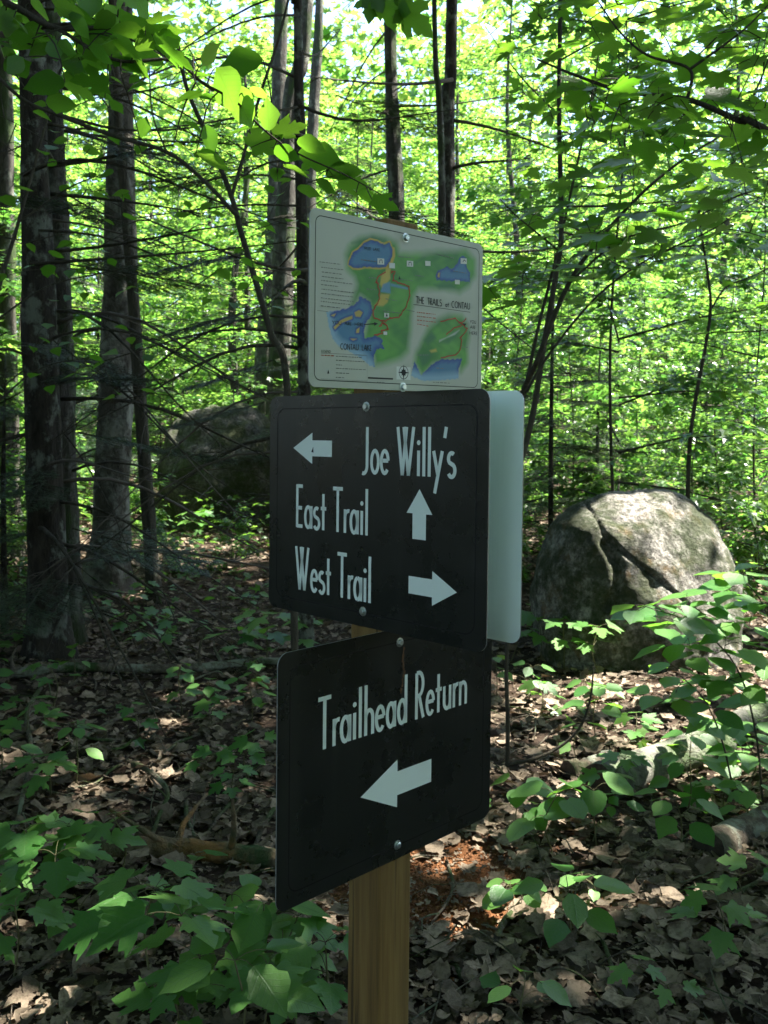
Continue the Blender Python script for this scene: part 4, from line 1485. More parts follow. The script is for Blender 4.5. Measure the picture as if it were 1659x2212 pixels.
# big limb arching in from the right edge
gb = np.array([2.9, 3.3, float(gz(2.9, 3.3))])
Y = 3.0
lv = []
for k in range(95):
    cx_ = rng.uniform(1250, 1680)
    c = P(cx_, rng.uniform(-30, 330) + (cx_ - 1250) * .1, Y + rng.uniform(-.45, .6))
    a = rng.uniform(0, 6.28)
    d = nrm([math.cos(a), math.sin(a), rng.uniform(-.45, .1)])
    lv.append((c, d, nrm([rng.normal() * .3, -.15 + rng.normal() * .25, 1]), rng.uniform(.07, .125)))
leafy('maple_sapling', 'dark arching limb with maple leaves reaching in from the upper right edge', 'sapling', gb,
      [([gb + [0, 0, -.1], gb + [-.1, 0, 1.2], gb + [-.5, -.1, 1.9]] + px_path([(1680, 295), (1600, 262), (1485, 215), (1350, 198), (1250, 165), (1160, 128)], Y), .017, .003),
       (px_path([(1485, 215), (1490, 150), (1400, 120), (1340, 70), (1290, 0)], Y), .006, .002), (px_path([(1490, 150), (1600, 70), (1660, 10)], Y), .005, .002),
       (px_path([(1600, 262), (1640, 180), (1670, 100)], Y), .005, .002)], lv, 'near_maple')

# forked sapling left of the map board, with a long side limb
Y = 4.6
gb = P(640, 1290, Y)
gb[2] = float(gz(gb[0], gb[1]))
lv = []
for k in range(60):
    c = P(rng.uniform(330, 700), rng.uniform(250, 700), Y + rng.uniform(-.6, .6))
    a = rng.uniform(0, 6.28)
    d = nrm([math.cos(a), math.sin(a), rng.uniform(-.4, .1)])
    lv.append((c, d, nrm([rng.normal() * .25, rng.normal() * .25, 1]), rng.uniform(.06, .095)))
leafy('forked_sapling', 'slanting grey sapling left of the map board forking into two stems', 'sapling', gb,
      [([gb + [0, 0, -.05], P(622, 860, Y), P(585, 720, Y), P(556, 620, Y), P(520, 500, Y), P(500, 425, Y), P(455, 310, Y), P(405, 195, Y), P(385, 100, Y)], .020, .009),
       (px_path([(500, 425), (525, 340), (560, 210), (600, 90), (630, -30)], Y), .010, .006),
       (px_path([(515, 470), (440, 390), (360, 328), (250, 295), (130, 250), (50, 215), (-20, 150)], Y - .3), .010, .008),
       (px_path([(360, 328), (330, 250), (322, 150)], Y - .2), .005, .003)], lv, 'near_oval')

Y = 4.9
gb = P(-60, 1380, Y)
gb[2] = float(gz(gb[0], gb[1]))
lv = []
for k in range(95):
    c = P(rng.uniform(-30, 340), rng.uniform(150, 860), Y + rng.uniform(-.7, .6))
    a = rng.uniform(0, 6.28)
    d = nrm([math.cos(a), math.sin(a), rng.uniform(-.4, .1)])
    lv.append((c, d, nrm([rng.normal() * .25, .1 + rng.normal() * .25, 1]), rng.uniform(.06, .10)))
leafy('beech_sapling', 'leafy young beech at the left edge spreading sprays across the dark spruce trunk', 'sapling', gb,
      [([gb + [0, 0, -.05]] + px_path([(-50, 1000), (-20, 700), (40, 480), (90, 300), (130, 150)], Y), .016, .005),
       (px_path([(-20, 700), (100, 620), (220, 590), (320, 570)], Y - .2), .006, .002), (px_path([(40, 480), (160, 400), (280, 360)], Y - .3), .005, .002),
       (px_path([(-40, 900), (80, 800), (200, 770)], Y - .2), .006, .002)], lv, 'near_oval')

# slender curved sapling rising behind the cracked boulder
Y = 7.6
gb = P(1483, 1090, Y)
gb[2] = float(gz(gb[0], gb[1]))
lv = []
for k in range(50):
    c = P(rng.uniform(1400, 1680), rng.uniform(480, 900), Y + rng.uniform(-.7, .7))
    a = rng.uniform(0, 6.28)
    d = nrm([math.cos(a), math.sin(a), rng.uniform(-.3, .1)])
    lv.append((c, d, nrm([rng.normal() * .25, rng.normal() * .25, 1]), rng.uniform(.08, .12)))
leafy('maple_sapling', 'slender wavy sapling standing behind the cracked boulder', 'sapling', gb,
      [([gb + [0, 0, -.1]] + px_path([(1488, 1000), (1500, 880), (1522, 760), (1535, 670), (1530, 600), (1515, 500), (1508, 420)], Y), .020, .007),
       (px_path([(1535, 670), (1570, 620), (1640, 590), (1720, 540)], Y), .009, .004)], lv, 'near_maple')


# ------------------------------------------------------------------ ground plants
def seedling(label, px, py, h, n, size, kind='maple', spread=.5, name='maple_seedling', cat='seedling', tiers=2, lean=0.0):
    b = G(px, py)
    t = thing(name, label, cat, b)
    mb = MB()
    top = b + np.array([rng.normal() * .04 * h + lean, rng.normal() * .05 * h, h])
    q = spline([b - [0, 0, .03], b + [rng.normal() * .03, rng.normal() * .03, h * .5], top], 9)
    mb.tube(q, np.linspace(.0042, .0022, 9) * (.6 + h), 6)
    link('stem', mb.mesh('stem', M_stem, True, b), t)
    a0 = rng.uniform(0, 6.28)
    pet = MB()
    for k in range(n):
        tier = k // max(1, int(math.ceil(n / tiers)))
        zf = 1.0 - tier * .35 / max(1, tiers - 1) * (1 if tiers > 1 else 0)
        node = q[min(8, int(round(zf * 8)))]
        a = a0 + k * 2 * math.pi / max(1, math.ceil(n / tiers)) + tier * .8 + rng.normal() * .18
        L_ = size * spread * rng.uniform(.6, 1.3) * (1 + .35 * tier)
        out_ = np.array([math.cos(a), math.sin(a), rng.uniform(.05, .35)])
        lb = node + out_ * L_
        pet.tube(spline([node, node + out_ * L_ * .5 + [0, 0, .01], lb], 4), [.0014, .0012, .0011, .001], 4, False)
        d = np.array([math.cos(a), math.sin(a), rng.uniform(-.40, .0)])
        u = np.array([rng.normal() * .18, -.18 + rng.normal() * .18, 1.0])
        put_leaf(kind, lb, d, u, size * rng.uniform(.75, 1.15), t, b)
    tag(link('petioles', pet.mesh('petioles', M_stem, True, b), t), kind='stuff')
    return t


SD = [
    # px, py of the foot, height, leaves, leaf size, kind, label
    (150, 1930, .22, 5, .095, 'maple', 'maple seedling with ragged leaves left of the sunlit leaf, lower left'),
    (50, 1960, .24, 7, .11, 'maple', 'wide maple seedling at the left edge above the curled dead leaf'),
    (120, 2010, .22, 6, .10, 'maple', 'maple seedling standing between the left edge and the forked sticks'),
    (255, 1900, .21, 3, .085, 'maple', 'small maple seedling with a leaf shining in a sun patch left of the fallen trunk'),
    (330, 2130, .25, 6, .115, 'maple', 'broad maple seedling in front of the thick mossy fallen trunk'),
    (400, 2210, .27, 7, .12, 'maple', 'largest maple seedling with toothed leaves left of the post'),
    (500, 2120, .23, 5, .105, 'oval', 'oval leaved plant beside the lowest corner of the return board'),
    (575, 2160, .24, 5, .11, 'oval', 'oval leaved plant directly under the lower corner of the return board'),
    (505, 2290, .24, 6, .105, 'oval', 'oval leaved plant drooping below the largest maple seedling'),
    (650, 2140, .20, 5, .095, 'maple', 'maple seedling close to the left side of the wooden post'),
    (700, 2210, .20, 6, .085, 'maple', 'small maple seedling touching the foot of the wooden post on its left'),
    (385, 2290, .16, 5, .08, 'maple', 'low maple seedling at the bottom edge under the largest one'),
    (640, 2270, .12, 3, .075, 'maple', 'three leaved maple seedling at the bottom edge left of the post'),
    (560, 2260, .18, 6, .085, 'maple', 'maple seedling with many lobes at the bottom edge beside oval leaves'),
    (25, 2120, .20, 5, .09, 'maple', 'maple seedling cut by the left edge near the bottom'),
    (205, 2010, .13, 5, .075, 'oval', 'low oval leaved plant under the left maple seedlings'),
    (420, 1930, .10, 2, .085, 'oval', 'two leaved plant resting against the thick fallen trunk'),
    (300, 2000, .12, 4, .07, 'maple', 'little maple seedling at the left end of the thick fallen trunk'),
    (575, 1440, .30, 6, .13, 'maple', 'pale green maple seedling just left of the post under the direction board'),
    (495, 1450, .22, 4, .11, 'maple', 'maple seedling above the long mossy fallen branch'),
    (650, 1440, .26, 4, .11, 'maple', 'maple seedling partly hidden behind the top of the return board'),
    (450, 1550, .16, 6, .075, 'oval', 'low oval leaved plant below the long mossy branch'),
    (545, 1560, .20, 7, .075, 'oval', 'oval leaved plant beside the left edge of the return board'),
    (545, 1690, .18, 7, .075, 'maple', 'maple seedling on dry leaves left of the return board'),
    (470, 1680, .12, 4, .06, 'maple', 'tiny maple seedling on the dry leaves further left of the return board'),
    (60, 1600, .16, 5, .085, 'maple', 'dark maple seedling in shade at the left edge above the leaning stick'),
    (110, 1720, .14, 6, .08, 'maple', 'dark maple seedling beside the upright crooked stick'),
    (430, 1165, .28, 7, .14, 'maple', 'flat maple seedling catching light in front of the mossy boulder'),
    (300, 1200, .2, 6, .13, 'maple', 'maple seedling between the spruce foot and the slim trunk'),
    (360, 1190, .12, 6, .11, 'maple', 'low maple seedling at the foot of the slim trunk'),
    (530, 1190, .16, 6, .11, 'maple', 'maple seedling at the right foot of the mossy boulder'),
    (1200, 1840, .20, 4, .105, 'round', 'hobblebush with big round leaves right of the return board'),
    (1290, 1830, .20, 4, .115, 'round', 'hobblebush with one sunlit round leaf below the nearer birch log'),
    (1120, 1800, .16, 4, .095, 'round', 'hobblebush sprig peeking out beside the return board edge'),
    (1470, 1850, .20, 7, .095, 'oval', 'pale plant with paired smooth leaves between birch log and mossy log'),
    (1480, 1760, .20, 6, .095, 'oval', 'pale long leaved plant above the paired smooth leaves'),
    (1100, 2000, .12, 7, .062, 'round', 'cluster of small round leaves right of the post'),
    (1230, 2050, .17, 7, .10, 'oval', 'dark glossy oval leaved plant in the lower right clearing'),
    (1290, 1600, .25, 8, .085, 'round', 'round leaved plant standing before the cracked boulder'),
    (1310, 1790, .12, 6, .06, 'oval', 'small leaved plant in front of the nearer birch log'),
    (1220, 1450, .30, 6, .10, 'maple', 'maple seedling against the shaded left face of the cracked boulder'),
    (1300, 1460, .28, 6, .095, 'maple', 'maple seedling against the middle of the cracked boulder'),
    (1165, 1430, .26, 5, .10, 'maple', 'maple seedling beside the lower edge of the silvery board'),
    (1150, 1510, .18, 5, .085, 'oval', 'small plant on dry leaves below the silvery board'),
    (1555, 2060, .14, 5, .075, 'maple', 'little maple seedling low in the right corner'),
    (1130, 2200, .10, 4, .07, 'oval', 'small shoots at the bottom edge right of the post'),
    (1600, 1700, .22, 7, .085, 'oval', 'oval leaved plant beside the farther birch log'),
    (1495, 1690, .20, 7, .085, 'oval', 'leafy plant overlapping the right end of the nearer birch log'),
    (1625, 1800, .16, 5, .075, 'oval', 'small plant on the mossy log at the right edge'),
    (1380, 2170, .10, 4, .055, 'maple', 'tiny seedling on the leaf litter near the bottom right'),
    (1260, 1950, .08, 4, .05, 'oval', 'tiny sprout beside the dark glossy plant'),
    (1640, 1960, .12, 5, .07, 'maple', 'maple seedling at the right edge near the bottom'),
    (1100, 1430, .30, 4, .10, 'maple', 'maple seedling under the corner where the silvery board ends'),
]
for px, py, h, n, s_, k, lab in SD:
    nm = {'maple': 'maple_seedling', 'oval': 'woodland_plant', 'round': 'hobblebush'}[k]
    seedling(lab, px, min(py, 2300), h * 1.05, n + (n > 3), s_ * 1.14, k, name=nm, cat='plant' if k != 'maple' else 'seedling', spread=.55)
WH = {0: [(1395, 1305), (1470, 1330), (1500, 1300), (1545, 1335), (1575, 1380), (1470, 1400), (1650, 1500), (1530, 1400), (1590, 1470), (1620, 1560), (1440, 1345)], 1: [(1600, 1235), (1655, 1215), (1640, 1300), (1690, 1390), (1560, 1290), (1625, 1350), (1660, 1440), (1600, 1270)], 2: [(1470, 1450), (1530, 1470), (1500, 1540), (1570, 1560), (1430, 1500), (1610, 1610), (1540, 1520)]}
for lab, (bx, by), pts, wk, s_ in (('leafy sapling spreading flat dark green leaves in front of the cracked boulder', (1650, 1740), [(1632, 1580), (1590, 1440), (1500, 1350), (1395, 1310)], 0, .135),
                                   ('leafy sapling with flat leaves at the right edge below the dark rock', (1720, 1720), [(1695, 1450), (1650, 1310), (1600, 1245)], 1, .145),
                                   ('low leafy sapling with drooping leaves before the farther birch log', (1590, 1720), [(1560, 1600), (1520, 1510), (1470, 1460)], 2, .125)):
    gb = G(bx, by)
    Y = gb[1] - .05
    S_ = [gb - [0, 0, .03]] + px_path(pts, Y)
    lv = []
    for wx, wy in WH[wk]:
        c = P(wx, wy, Y + rng.normal() * .12)
        a0 = rng.uniform(0, 6.28)
        for k in range(int(rng.integers(4, 6))):
            a = a0 + k * 1.35 + rng.normal() * .2
            d = np.array([math.cos(a), math.sin(a), rng.uniform(-.28, .05)])
            lv.append((c + d * .05 + rng.normal(size=3) * .015, d, nrm([rng.normal() * .15, -.15 + rng.normal() * .12, 1]), s_ * rng.uniform(.75, 1.15)))
    leafy('leafy_sapling', lab, 'sapling', gb, [(S_, .005, .002)], lv, 'oval', M_thin)
SEEDS = []
for k in range(200):
    if len(SEEDS) >= 46: break
    y0 = rng.uniform(3.7, 7.6)
    x0 = rng.uniform(-1, 1) * (.44 * y0 + .1)
    q_ = seen_at((x0, y0, float(gz(x0, y0))))
    if abs(x0 - 1.5) < .8 and 5.4 < y0 < 7.2: continue
    if 600 < q_[0] < 1060 and q_[1] > 1330: continue
    if any((x0 - a) ** 2 + (y0 - b) ** 2 < .09 for a, b in SEEDS): continue
    SEEDS.append((x0, y0))
    w = ('at the foot of the left spruce' if q_[0] < 180 and q_[1] < 1480 else 'behind the long mossy branch' if q_[0] < 620 and q_[1] < 1460 else 'between the mossy branch and the fallen log' if q_[0] < 620 else 'beside the thin bare stem' if q_[0] < 1160 else
         'before the cracked boulder' if q_[0] < 1420 else 'near the birch logs')
    kd = random.choice(('maple', 'maple', 'oval'))
    t = seedling(('short ' if k % 2 else 'spreading ') + ('maple seedling' if kd == 'maple' else 'oval leaved plant') + ' growing from the litter ' + w, q_[0], q_[1], rng.uniform(.10, .26), int(rng.integers(4, 8)), rng.uniform(.07, .11), kd,
                 name='maple_seedling' if kd == 'maple' else 'woodland_plant', cat='seedling' if kd == 'maple' else 'plant')
    t['group'] = 'small plants on the litter ' + w
# thin bare stems right of the sign
gb = G(1096, 1660)
Y = gb[1]
leafy('thin_stem', 'thin bare upright stem just right of the return board', 'sapling', gb, [([gb - [0, 0, .03]] + px_path([(1097, 1560), (1094, 1450), (1098, 1340), (1100, 1250)], Y), .011, .008)], [], 'maple')
gb = G(1040, 1650)
leafy('curved_stem', 'thin dark stem curving up from behind the return board', 'sapling', gb, [([gb - [0, 0, .02]] + px_path([(1120, 1648), (1195, 1622), (1250, 1575), (1275, 1510), (1282, 1440)], gb[1] - .1), .009, .004)], [], 'maple')


# ------------------------------------------------------------------ fallen wood
def lying(name, label, cat, pts, r, mat, lift=.6, sides=10, wob=.10, taper=.75, stubs=0, raise_=0.0):
    q = []
    for i, (px, py) in enumerate(pts):
        g_ = G(px, py)
        q.append(g_ + np.array([0, 0, r * lift + raise_ * math.sin(math.pi * i / max(1, len(pts) - 1))]))
    base = np.array(q[0])
    base[2] -= r
    p = spline(q, max(10, 7 * len(q)))
    n = len(p)
    V = []
    rad = np.linspace(r, r * taper, n)
    T = np.gradient(p, axis=0)
    sd_ = rng.uniform(0, 50)
    for i in range(n):
        t_ = nrm(T[i])
        x = nrm(np.cross([0, 0, 1.0], t_))
        y = np.cross(t_, x)
        ang = np.linspace(0, 2 * math.pi, sides, endpoint=False)
        k = np.array([1 + wob * 2 * noise.noise(Vector((math.cos(a) * 1.5 + sd_, math.sin(a) * 1.5, i * .35))) + wob * noise.noise(Vector((math.cos(a) * 4 + sd_, math.sin(a) * 4, i * .9))) for a in ang])
        V.append(p[i] + np.outer(np.cos(ang) * rad[i] * k, x) + np.outer(np.sin(ang) * rad[i] * k, y))
    F = [(i * sides + j, i * sides + (j + 1) % sides, (i + 1) * sides + (j + 1) % sides, (i + 1) * sides + j) for i in range(n - 1) for j in range(sides)]
    mb = MB()
    mb.add(np.concatenate(V), F)
    mb.add(V[0], [tuple(range(sides - 1, -1, -1))], 1)
    mb.add(V[-1], [tuple(range(sides))], 1)
    for k in range(stubs):
        i = int(rng.integers(2, n - 2))
        a = rng.uniform(0, math.pi)
        d = nrm(np.array([rng.normal(), rng.normal(), abs(rng.normal()) + .3]))
        mb.tube(spline([p[i], p[i] + d * r * 3, p[i] + d * r * 6 + rng.normal(size=3) * r], 5), np.linspace(r * .4, r * .15, 5), 5)
    o = link(name, mb.mesh(name, [mat, M_cut], True, base), loc=base)
    return tag(o, label, cat)


M_cut = noise_mat('rotten_wood_end', [(.3, (.02, .015, .012)), (.7, (.09, .065, .045))], 30)
M_mossy = bark_mat('mossy_log_bark', (.05, .04, .03), (.17, .14, .10), (.24, .25, .19), .50, .60, (1, 1, 1), 26, moss=(.035, .065, .018))
M_rot = bark_mat('orange_log_bark', (.07, .05, .03), (.22, .17, .10), (.26, .14, .05), .50, .62, (1, 1, 1), 20, moss=(.04, .075, .025))
lying('birch_log', 'nearer broken birch log with peeling white bark, right of the return board', 'log', [(1292, 1722), (1345, 1702), (1420, 1676), (1500, 1646), (1560, 1622)], .090, M_birch, .6, 18, .04, .95)
lying('birch_log', 'farther birch log with white bark lying behind the leafy saplings', 'log', [(1500, 1620), (1560, 1600), (1640, 1560), (1720, 1530)], .075, M_birch, .4, 18, .035, .95)
lying('dark_log', 'dark broken log end resting against the nearer birch log', 'log', [(1225, 1680), (1265, 1672), (1320, 1650)], .05, M_mossy, .5, 12, .2)
lying('mossy_log', 'mossy log cut by the right edge of the photo', 'log', [(1530, 1850), (1590, 1820), (1700, 1770)], .066, M_mossy, .35, 16, .05, .95)
lying('fallen_branch', 'long mossy fallen branch crossing the ground from the left edge to the sign', 'branch', [(-60, 1478), (60, 1466), (160, 1458), (300, 1462), (420, 1460), (520, 1446), (640, 1436)], .034, M_mossy, .9, 10, .12, .7, 4, .02)
lying('fallen_log', 'thick orange and mossy fallen trunk left of the return board', 'log', [(215, 1850), (300, 1850), (380, 1850), (470, 1858), (560, 1868), (650, 1885)], .040, M_rot, .7, 12, .10, .9, 3)
STK = [('crooked stick bending towards the thick fallen trunk', [(275, 1650), (320, 1685), (362, 1735), (345, 1780), (320, 1835)], .013, .04), ('upright looking crooked stick near the left edge', [(88, 1490), (58, 1560), (68, 1650), (50, 1740), (35, 1800)], .013, .05),
       ('short stick standing on the thick fallen trunk', [(402, 1735), (405, 1790), (432, 1835)], .010, .03), ('thin diagonal stick touching the thick fallen trunk', [(520, 1722), (480, 1775), (430, 1832)], .009, .03),
       ('peeled stick beside the lower left edge of the return board', [(600, 1740), (570, 1800), (545, 1850)], .012, .02), ('thick broken stick lying right of the post', [(935, 2045), (965, 2080), (1005, 2125)], .016, 0.0),
       ('pale bent stick in the lower right clearing', [(1165, 1935), (1105, 1992), (1078, 2035), (1070, 2095)], .013, .02), ('thin curved root like stick right of the post', [(965, 1862), (978, 1930), (965, 1970), (930, 2000)], .006, .03),
       ('long thin stick at the lower left under the seedlings', [(90, 2040), (180, 2020), (270, 1990), (350, 1985)], .010, .02), ('leaning grey stick below the thick fallen trunk', [(330, 1900), (345, 1950), (375, 2005)], .010, .02),
       ('thin stick slanting through the seedlings at lower left', [(20, 2130), (130, 2080), (250, 1990), (330, 1900)], .008, .03), ('dark stick reaching the bottom edge left of the post', [(560, 2050), (650, 2110), (720, 2180), (740, 2230)], .010, .02),
       ('long thin branch across the litter at lower right', [(1659, 1900), (1560, 1955), (1480, 1965), (1330, 1990), (1240, 2010)], .009, .02), ('grey twig pointing at the bottom edge right of centre', [(1290, 2010), (1310, 2070), (1330, 2140), (1345, 2205)], .007, .02),
       ('thin white stick on the sunlit litter right of the sign', [(1240, 1650), (1180, 1640), (1120, 1662)], .006, .02), ('stick lying in shade above the crooked stick', [(430, 1590), (380, 1620), (330, 1655)], .009, .02),
       ('mossy stick behind the return board edge', [(590, 1640), (500, 1700), (450, 1720)], .010, .02), ('stick under the left spruce', [(150, 1620), (250, 1570), (380, 1530)], .010, .03)]
for lab, pts, r_, rz in STK:
    lying('stick', lab, 'stick', pts, r_, M_stick, .9, 7, .14, .6, 1, rz)

for k in range(22):
    x0, y0 = (rng.uniform(0, 590), rng.uniform(1340, 1900)) if k < 15 else (rng.uniform(1100, 1640), rng.uniform(1700, 2180))
    a = rng.uniform(-.7, .7) + (math.pi if k % 2 else 0)
    L_ = rng.uniform(70, 190)
    pts = [(x0 + math.cos(a) * L_ * t + rng.normal() * 7, y0 + math.sin(a) * L_ * .6 * t + rng.normal() * 5) for t in (0, .35, .7, 1)]
    o = lying('stick', ('thin dead stick among the seedlings on the shaded ground left of the sign' if k < 15 else 'thin dead stick on the leaf litter of the lower right clearing'), 'stick', pts, rng.uniform(.004, .009), M_stick, 1.1, 6, .15, .4, 1, rng.uniform(.01, .06))
    o['group'] = 'thin sticks left of the sign' if k < 15 else 'thin sticks in the lower right clearing'

# ------------------------------------------------------------------ dead leaves
def in_view(q, m=0):
    v = q - np.array([0, 0, EYE])
    dep = v @ FW
    x = CX + FPX * v[..., 0] / dep
    y = CY - FPX * (v @ UPV) / dep
    return (dep > .3) & (x > -m) & (x < 1659 + m) & (y > -m) & (y < 2212 + m)


n = 21000
y_ = 1.7 + 11 * rng.random(n) ** 1.35
x_ = (rng.random(n) * 2 - 1) * (.52 * y_ + .7)
pos = np.stack([x_, y_, gz(x_, y_)], -1)
dens = np.sin(2.1 * x_ + 1.1 * y_) * np.sin(1.7 * y_ - .9 * x_)
keep = (rng.random(n) < .78 + .25 * dens) & ((np.hypot(x_ - SOIL[0], y_ - SOIL[1]) > .34) | (rng.random(n) < .25))
pos = pos[keep]
n = len(pos)
pos[:, 2] += rng.random(n) ** 2 * .035 + .004
e = .04
gx = (gz(pos[:, 0] + e, pos[:, 1]) - gz(pos[:, 0] - e, pos[:, 1])) / (2 * e)
gy = (gz(pos[:, 0], pos[:, 1] + e) - gz(pos[:, 0], pos[:, 1] - e)) / (2 * e)
upv = np.stack([-gx, -gy, np.ones(n)], -1) + rng.normal(size=(n, 3)) * (.10 + .30 * rng.random(n) ** 2)[:, None]
a = rng.uniform(0, 6.28, n)
dr = np.stack([np.cos(a), np.sin(a), rng.normal(size=n) * .22], -1)
sz = rng.uniform(.035, .095, n) * np.where(rng.random(n) < .08, 1.25, 1)
dist = np.linalg.norm(pos - [0, 0, EYE], axis=1)
order = np.argsort(np.where(in_view(pos, -15), dist / sz, 1e9))
single = order[:280]
rest = np.ones(n, bool)
rest[single] = False
for v in range(3):
    k = rest & (np.arange(n) % 3 == v)
    Vt, Ft = template((DRY, OVAL, MAPLE)[v], rng.uniform(.05, .2), rng.uniform(-.1, .25), rng.uniform(-.3, .3), .025, .26, mid=2)
    o = link('leaf_litter', leaf_cloud_mesh('leaf_litter', pos[k], dr[k], upv[k], sz[k], (Vt, Ft), M_litter))
    tag(o, ('brown layer of dead leaves covering the forest floor', 'tan dead leaves scattered over the forest floor', 'grey brown curled leaves matted on the forest floor')[v], 'leaf litter', kind='stuff')
for k in single:
    o = link('dead_leaf', random.choice(LEAF[random.choice(('dry', 'dry_oval', 'dry_maple', 'dry_maple'))]))
    o.matrix_world = leaf_matrix(pos[k] + [0, 0, .008], dr[k], upv[k], sz[k] * .98)
    s_ = seen_at(pos[k])
    w = ('at the foot of the plants in the lower left corner' if s_[1] > 1900 and s_[0] < 380 else 'under the large maple seedlings left of the post' if s_[1] > 1900 and s_[0] < 760 else 'on the dark soil just right of the post' if s_[1] > 1850 and s_[0] < 1150 else
         'in the lower right clearing' if s_[1] > 1850 and s_[0] < 1430 else 'in the bottom right corner' if s_[1] > 1850 else 'around the crooked sticks left of the return board' if s_[0] < 640 else 'below the birch logs' if s_[0] > 1280 else 'beside the hobblebush')
    big = 'large ' if sz[k] > .085 else 'small ' if sz[k] < .06 else ''
    tag(o, 'curled ' + big + 'dry brown leaf ' + w, 'dead leaf', 'dead leaves ' + w)
nf = 30000
y_ = 1.8 + 9 * rng.random(nf) ** 1.3
x_ = (rng.random(nf) * 2 - 1) * (.5 * y_ + .5)
fp = np.stack([x_, y_, gz(x_, y_) + .004 + rng.random(nf) * .02], -1)
Vt, Ft = template([(0, 0), (.32, .18), (.2, .5), (.38, .72), (0, 1)], .15, .1, .2, .05, .2, mid=0)
o = link('leaf_fragments', leaf_cloud_mesh('leaf_fragments', fp, rng.normal(size=(nf, 3)) * [1, 1, .2], np.array([0, 0, 1.0]) + rng.normal(size=(nf, 3)) * .35, rng.uniform(.010, .032, nf), (Vt, Ft), M_litter))
tag(o, 'crumbled bits of dead leaf between the whole leaves', 'leaf litter', kind='stuff')
mb = MB()
for k in range(700):
    y0 = rng.uniform(2.0, 8)
    x0 = rng.uniform(-1, 1) * (.5 * y0 + .3)
    a = rng.uniform(0, 6.28)
    L_ = rng.uniform(.06, .38)
    p0 = np.array([x0, y0, float(gz(x0, y0)) + rng.uniform(.005, .04)])
    p1 = p0 + np.array([math.cos(a), math.sin(a), 0]) * L_
    p1[2] = float(gz(p1[0], p1[1])) + rng.uniform(.005, .05)
    mid_ = .5 * (p0 + p1) + rng.normal(size=3) * .02 + [0, 0, .01]
    r_ = rng.uniform(.0012, .004)
    mb.tube(spline([p0, mid_, p1], 5), np.linspace(r_, r_ * .5, 5), 4, False)
tag(link('twig_litter', mb.mesh('twig_litter', M_stick)), 'fine fallen twigs strewn over the dead leaves', 'twigs', kind='stuff')

# crumbs of rotten red wood around the sunny soil by the post
n = 2600
a = rng.uniform(0, 6.28, n)
r_ = np.abs(rng.normal(size=n)) * .28
x_ = SOIL[0] + np.cos(a) * r_ * 1.2
y_ = SOIL[1] + np.sin(a) * r_
pos = np.stack([x_, y_, gz(x_, y_) + .003], -1)
crumb = (np.array([(-.5, -.4, 0), (.5, -.5, .05), (.4, .5, 0), (-.45, .4, .1), (0, 0, .6)]), [(0, 1, 4), (1, 2, 4), (2, 3, 4), (3, 0, 4)])
M_crumb = noise_mat('rotten_red_wood', [(.3, (.06, .025, .010)), (.7, (.30, .13, .05))], 12)
tag(link('wood_crumbs', leaf_cloud_mesh('wood_crumbs', pos, rng.normal(size=(n, 3)), np.array([0, 0, 1.0]) + rng.normal(size=(n, 3)) * .3, rng.uniform(.004, .016, n), crumb, M_crumb)),
    'reddish crumbs of rotten wood on the bare soil by the post', 'soil crumbs', kind='stuff')

# ------------------------------------------------------------------ woods behind
def tree_crown(name, seed, H, z0, Rm, n, size, tm, mat, taper=.5, per=64):
    r_ = np.random.default_rng(seed)
    nb = n // per
    pos, dr, upv = [], [], []
    mb = MB()
    for k in range(nb):
        z = z0 + (H - z0) * (k + r_.random()) / nb
        f = (z - z0) / (H - z0)
        L_ = Rm * (1 - taper * f) * r_.uniform(.55, 1.1)
        az = r_.uniform(0, 6.28)
        d = np.array([math.cos(az), math.sin(az), r_.uniform(-.05, .35)])
        sd = np.array([-d[1], d[0], 0])
        b0 = np.array([0, 0, max(.1, z - .25 * L_)])
        mb.tube(np.array([b0, b0 + d * L_ * .5, b0 + d * L_ * .95 - [0, 0, .05 * L_]]), [.004 + .005 * L_, .003 + .003 * L_, .002], 4, False)
        t = r_.uniform(.30, 1.05, per)
        w = r_.normal(size=per) * .17 * L_ * (1.15 - t * .6)
        p = b0 + d * (t * L_)[:, None] + sd * w[:, None]
        p[:, 2] += r_.normal(size=per) * .045 - .06 * L_ * t ** 2
        pos.append(p)
        dr.append(d * r_.uniform(.2, 1, per)[:, None] + sd * (np.sign(w) * r_.uniform(.2, 1, per))[:, None] + np.stack([np.zeros(per), np.zeros(per), r_.uniform(-.55, .1, per)], -1))
        upv.append(np.array([0, 0, 1.0]) + r_.normal(size=(per, 3)) * .25)
    pos = np.concatenate(pos)
    m_ = len(pos)
    return leaf_cloud_mesh(name, pos, np.concatenate(dr), np.concatenate(upv), r_.uniform(.7, 1.2, m_) * size, tm, mat), mb


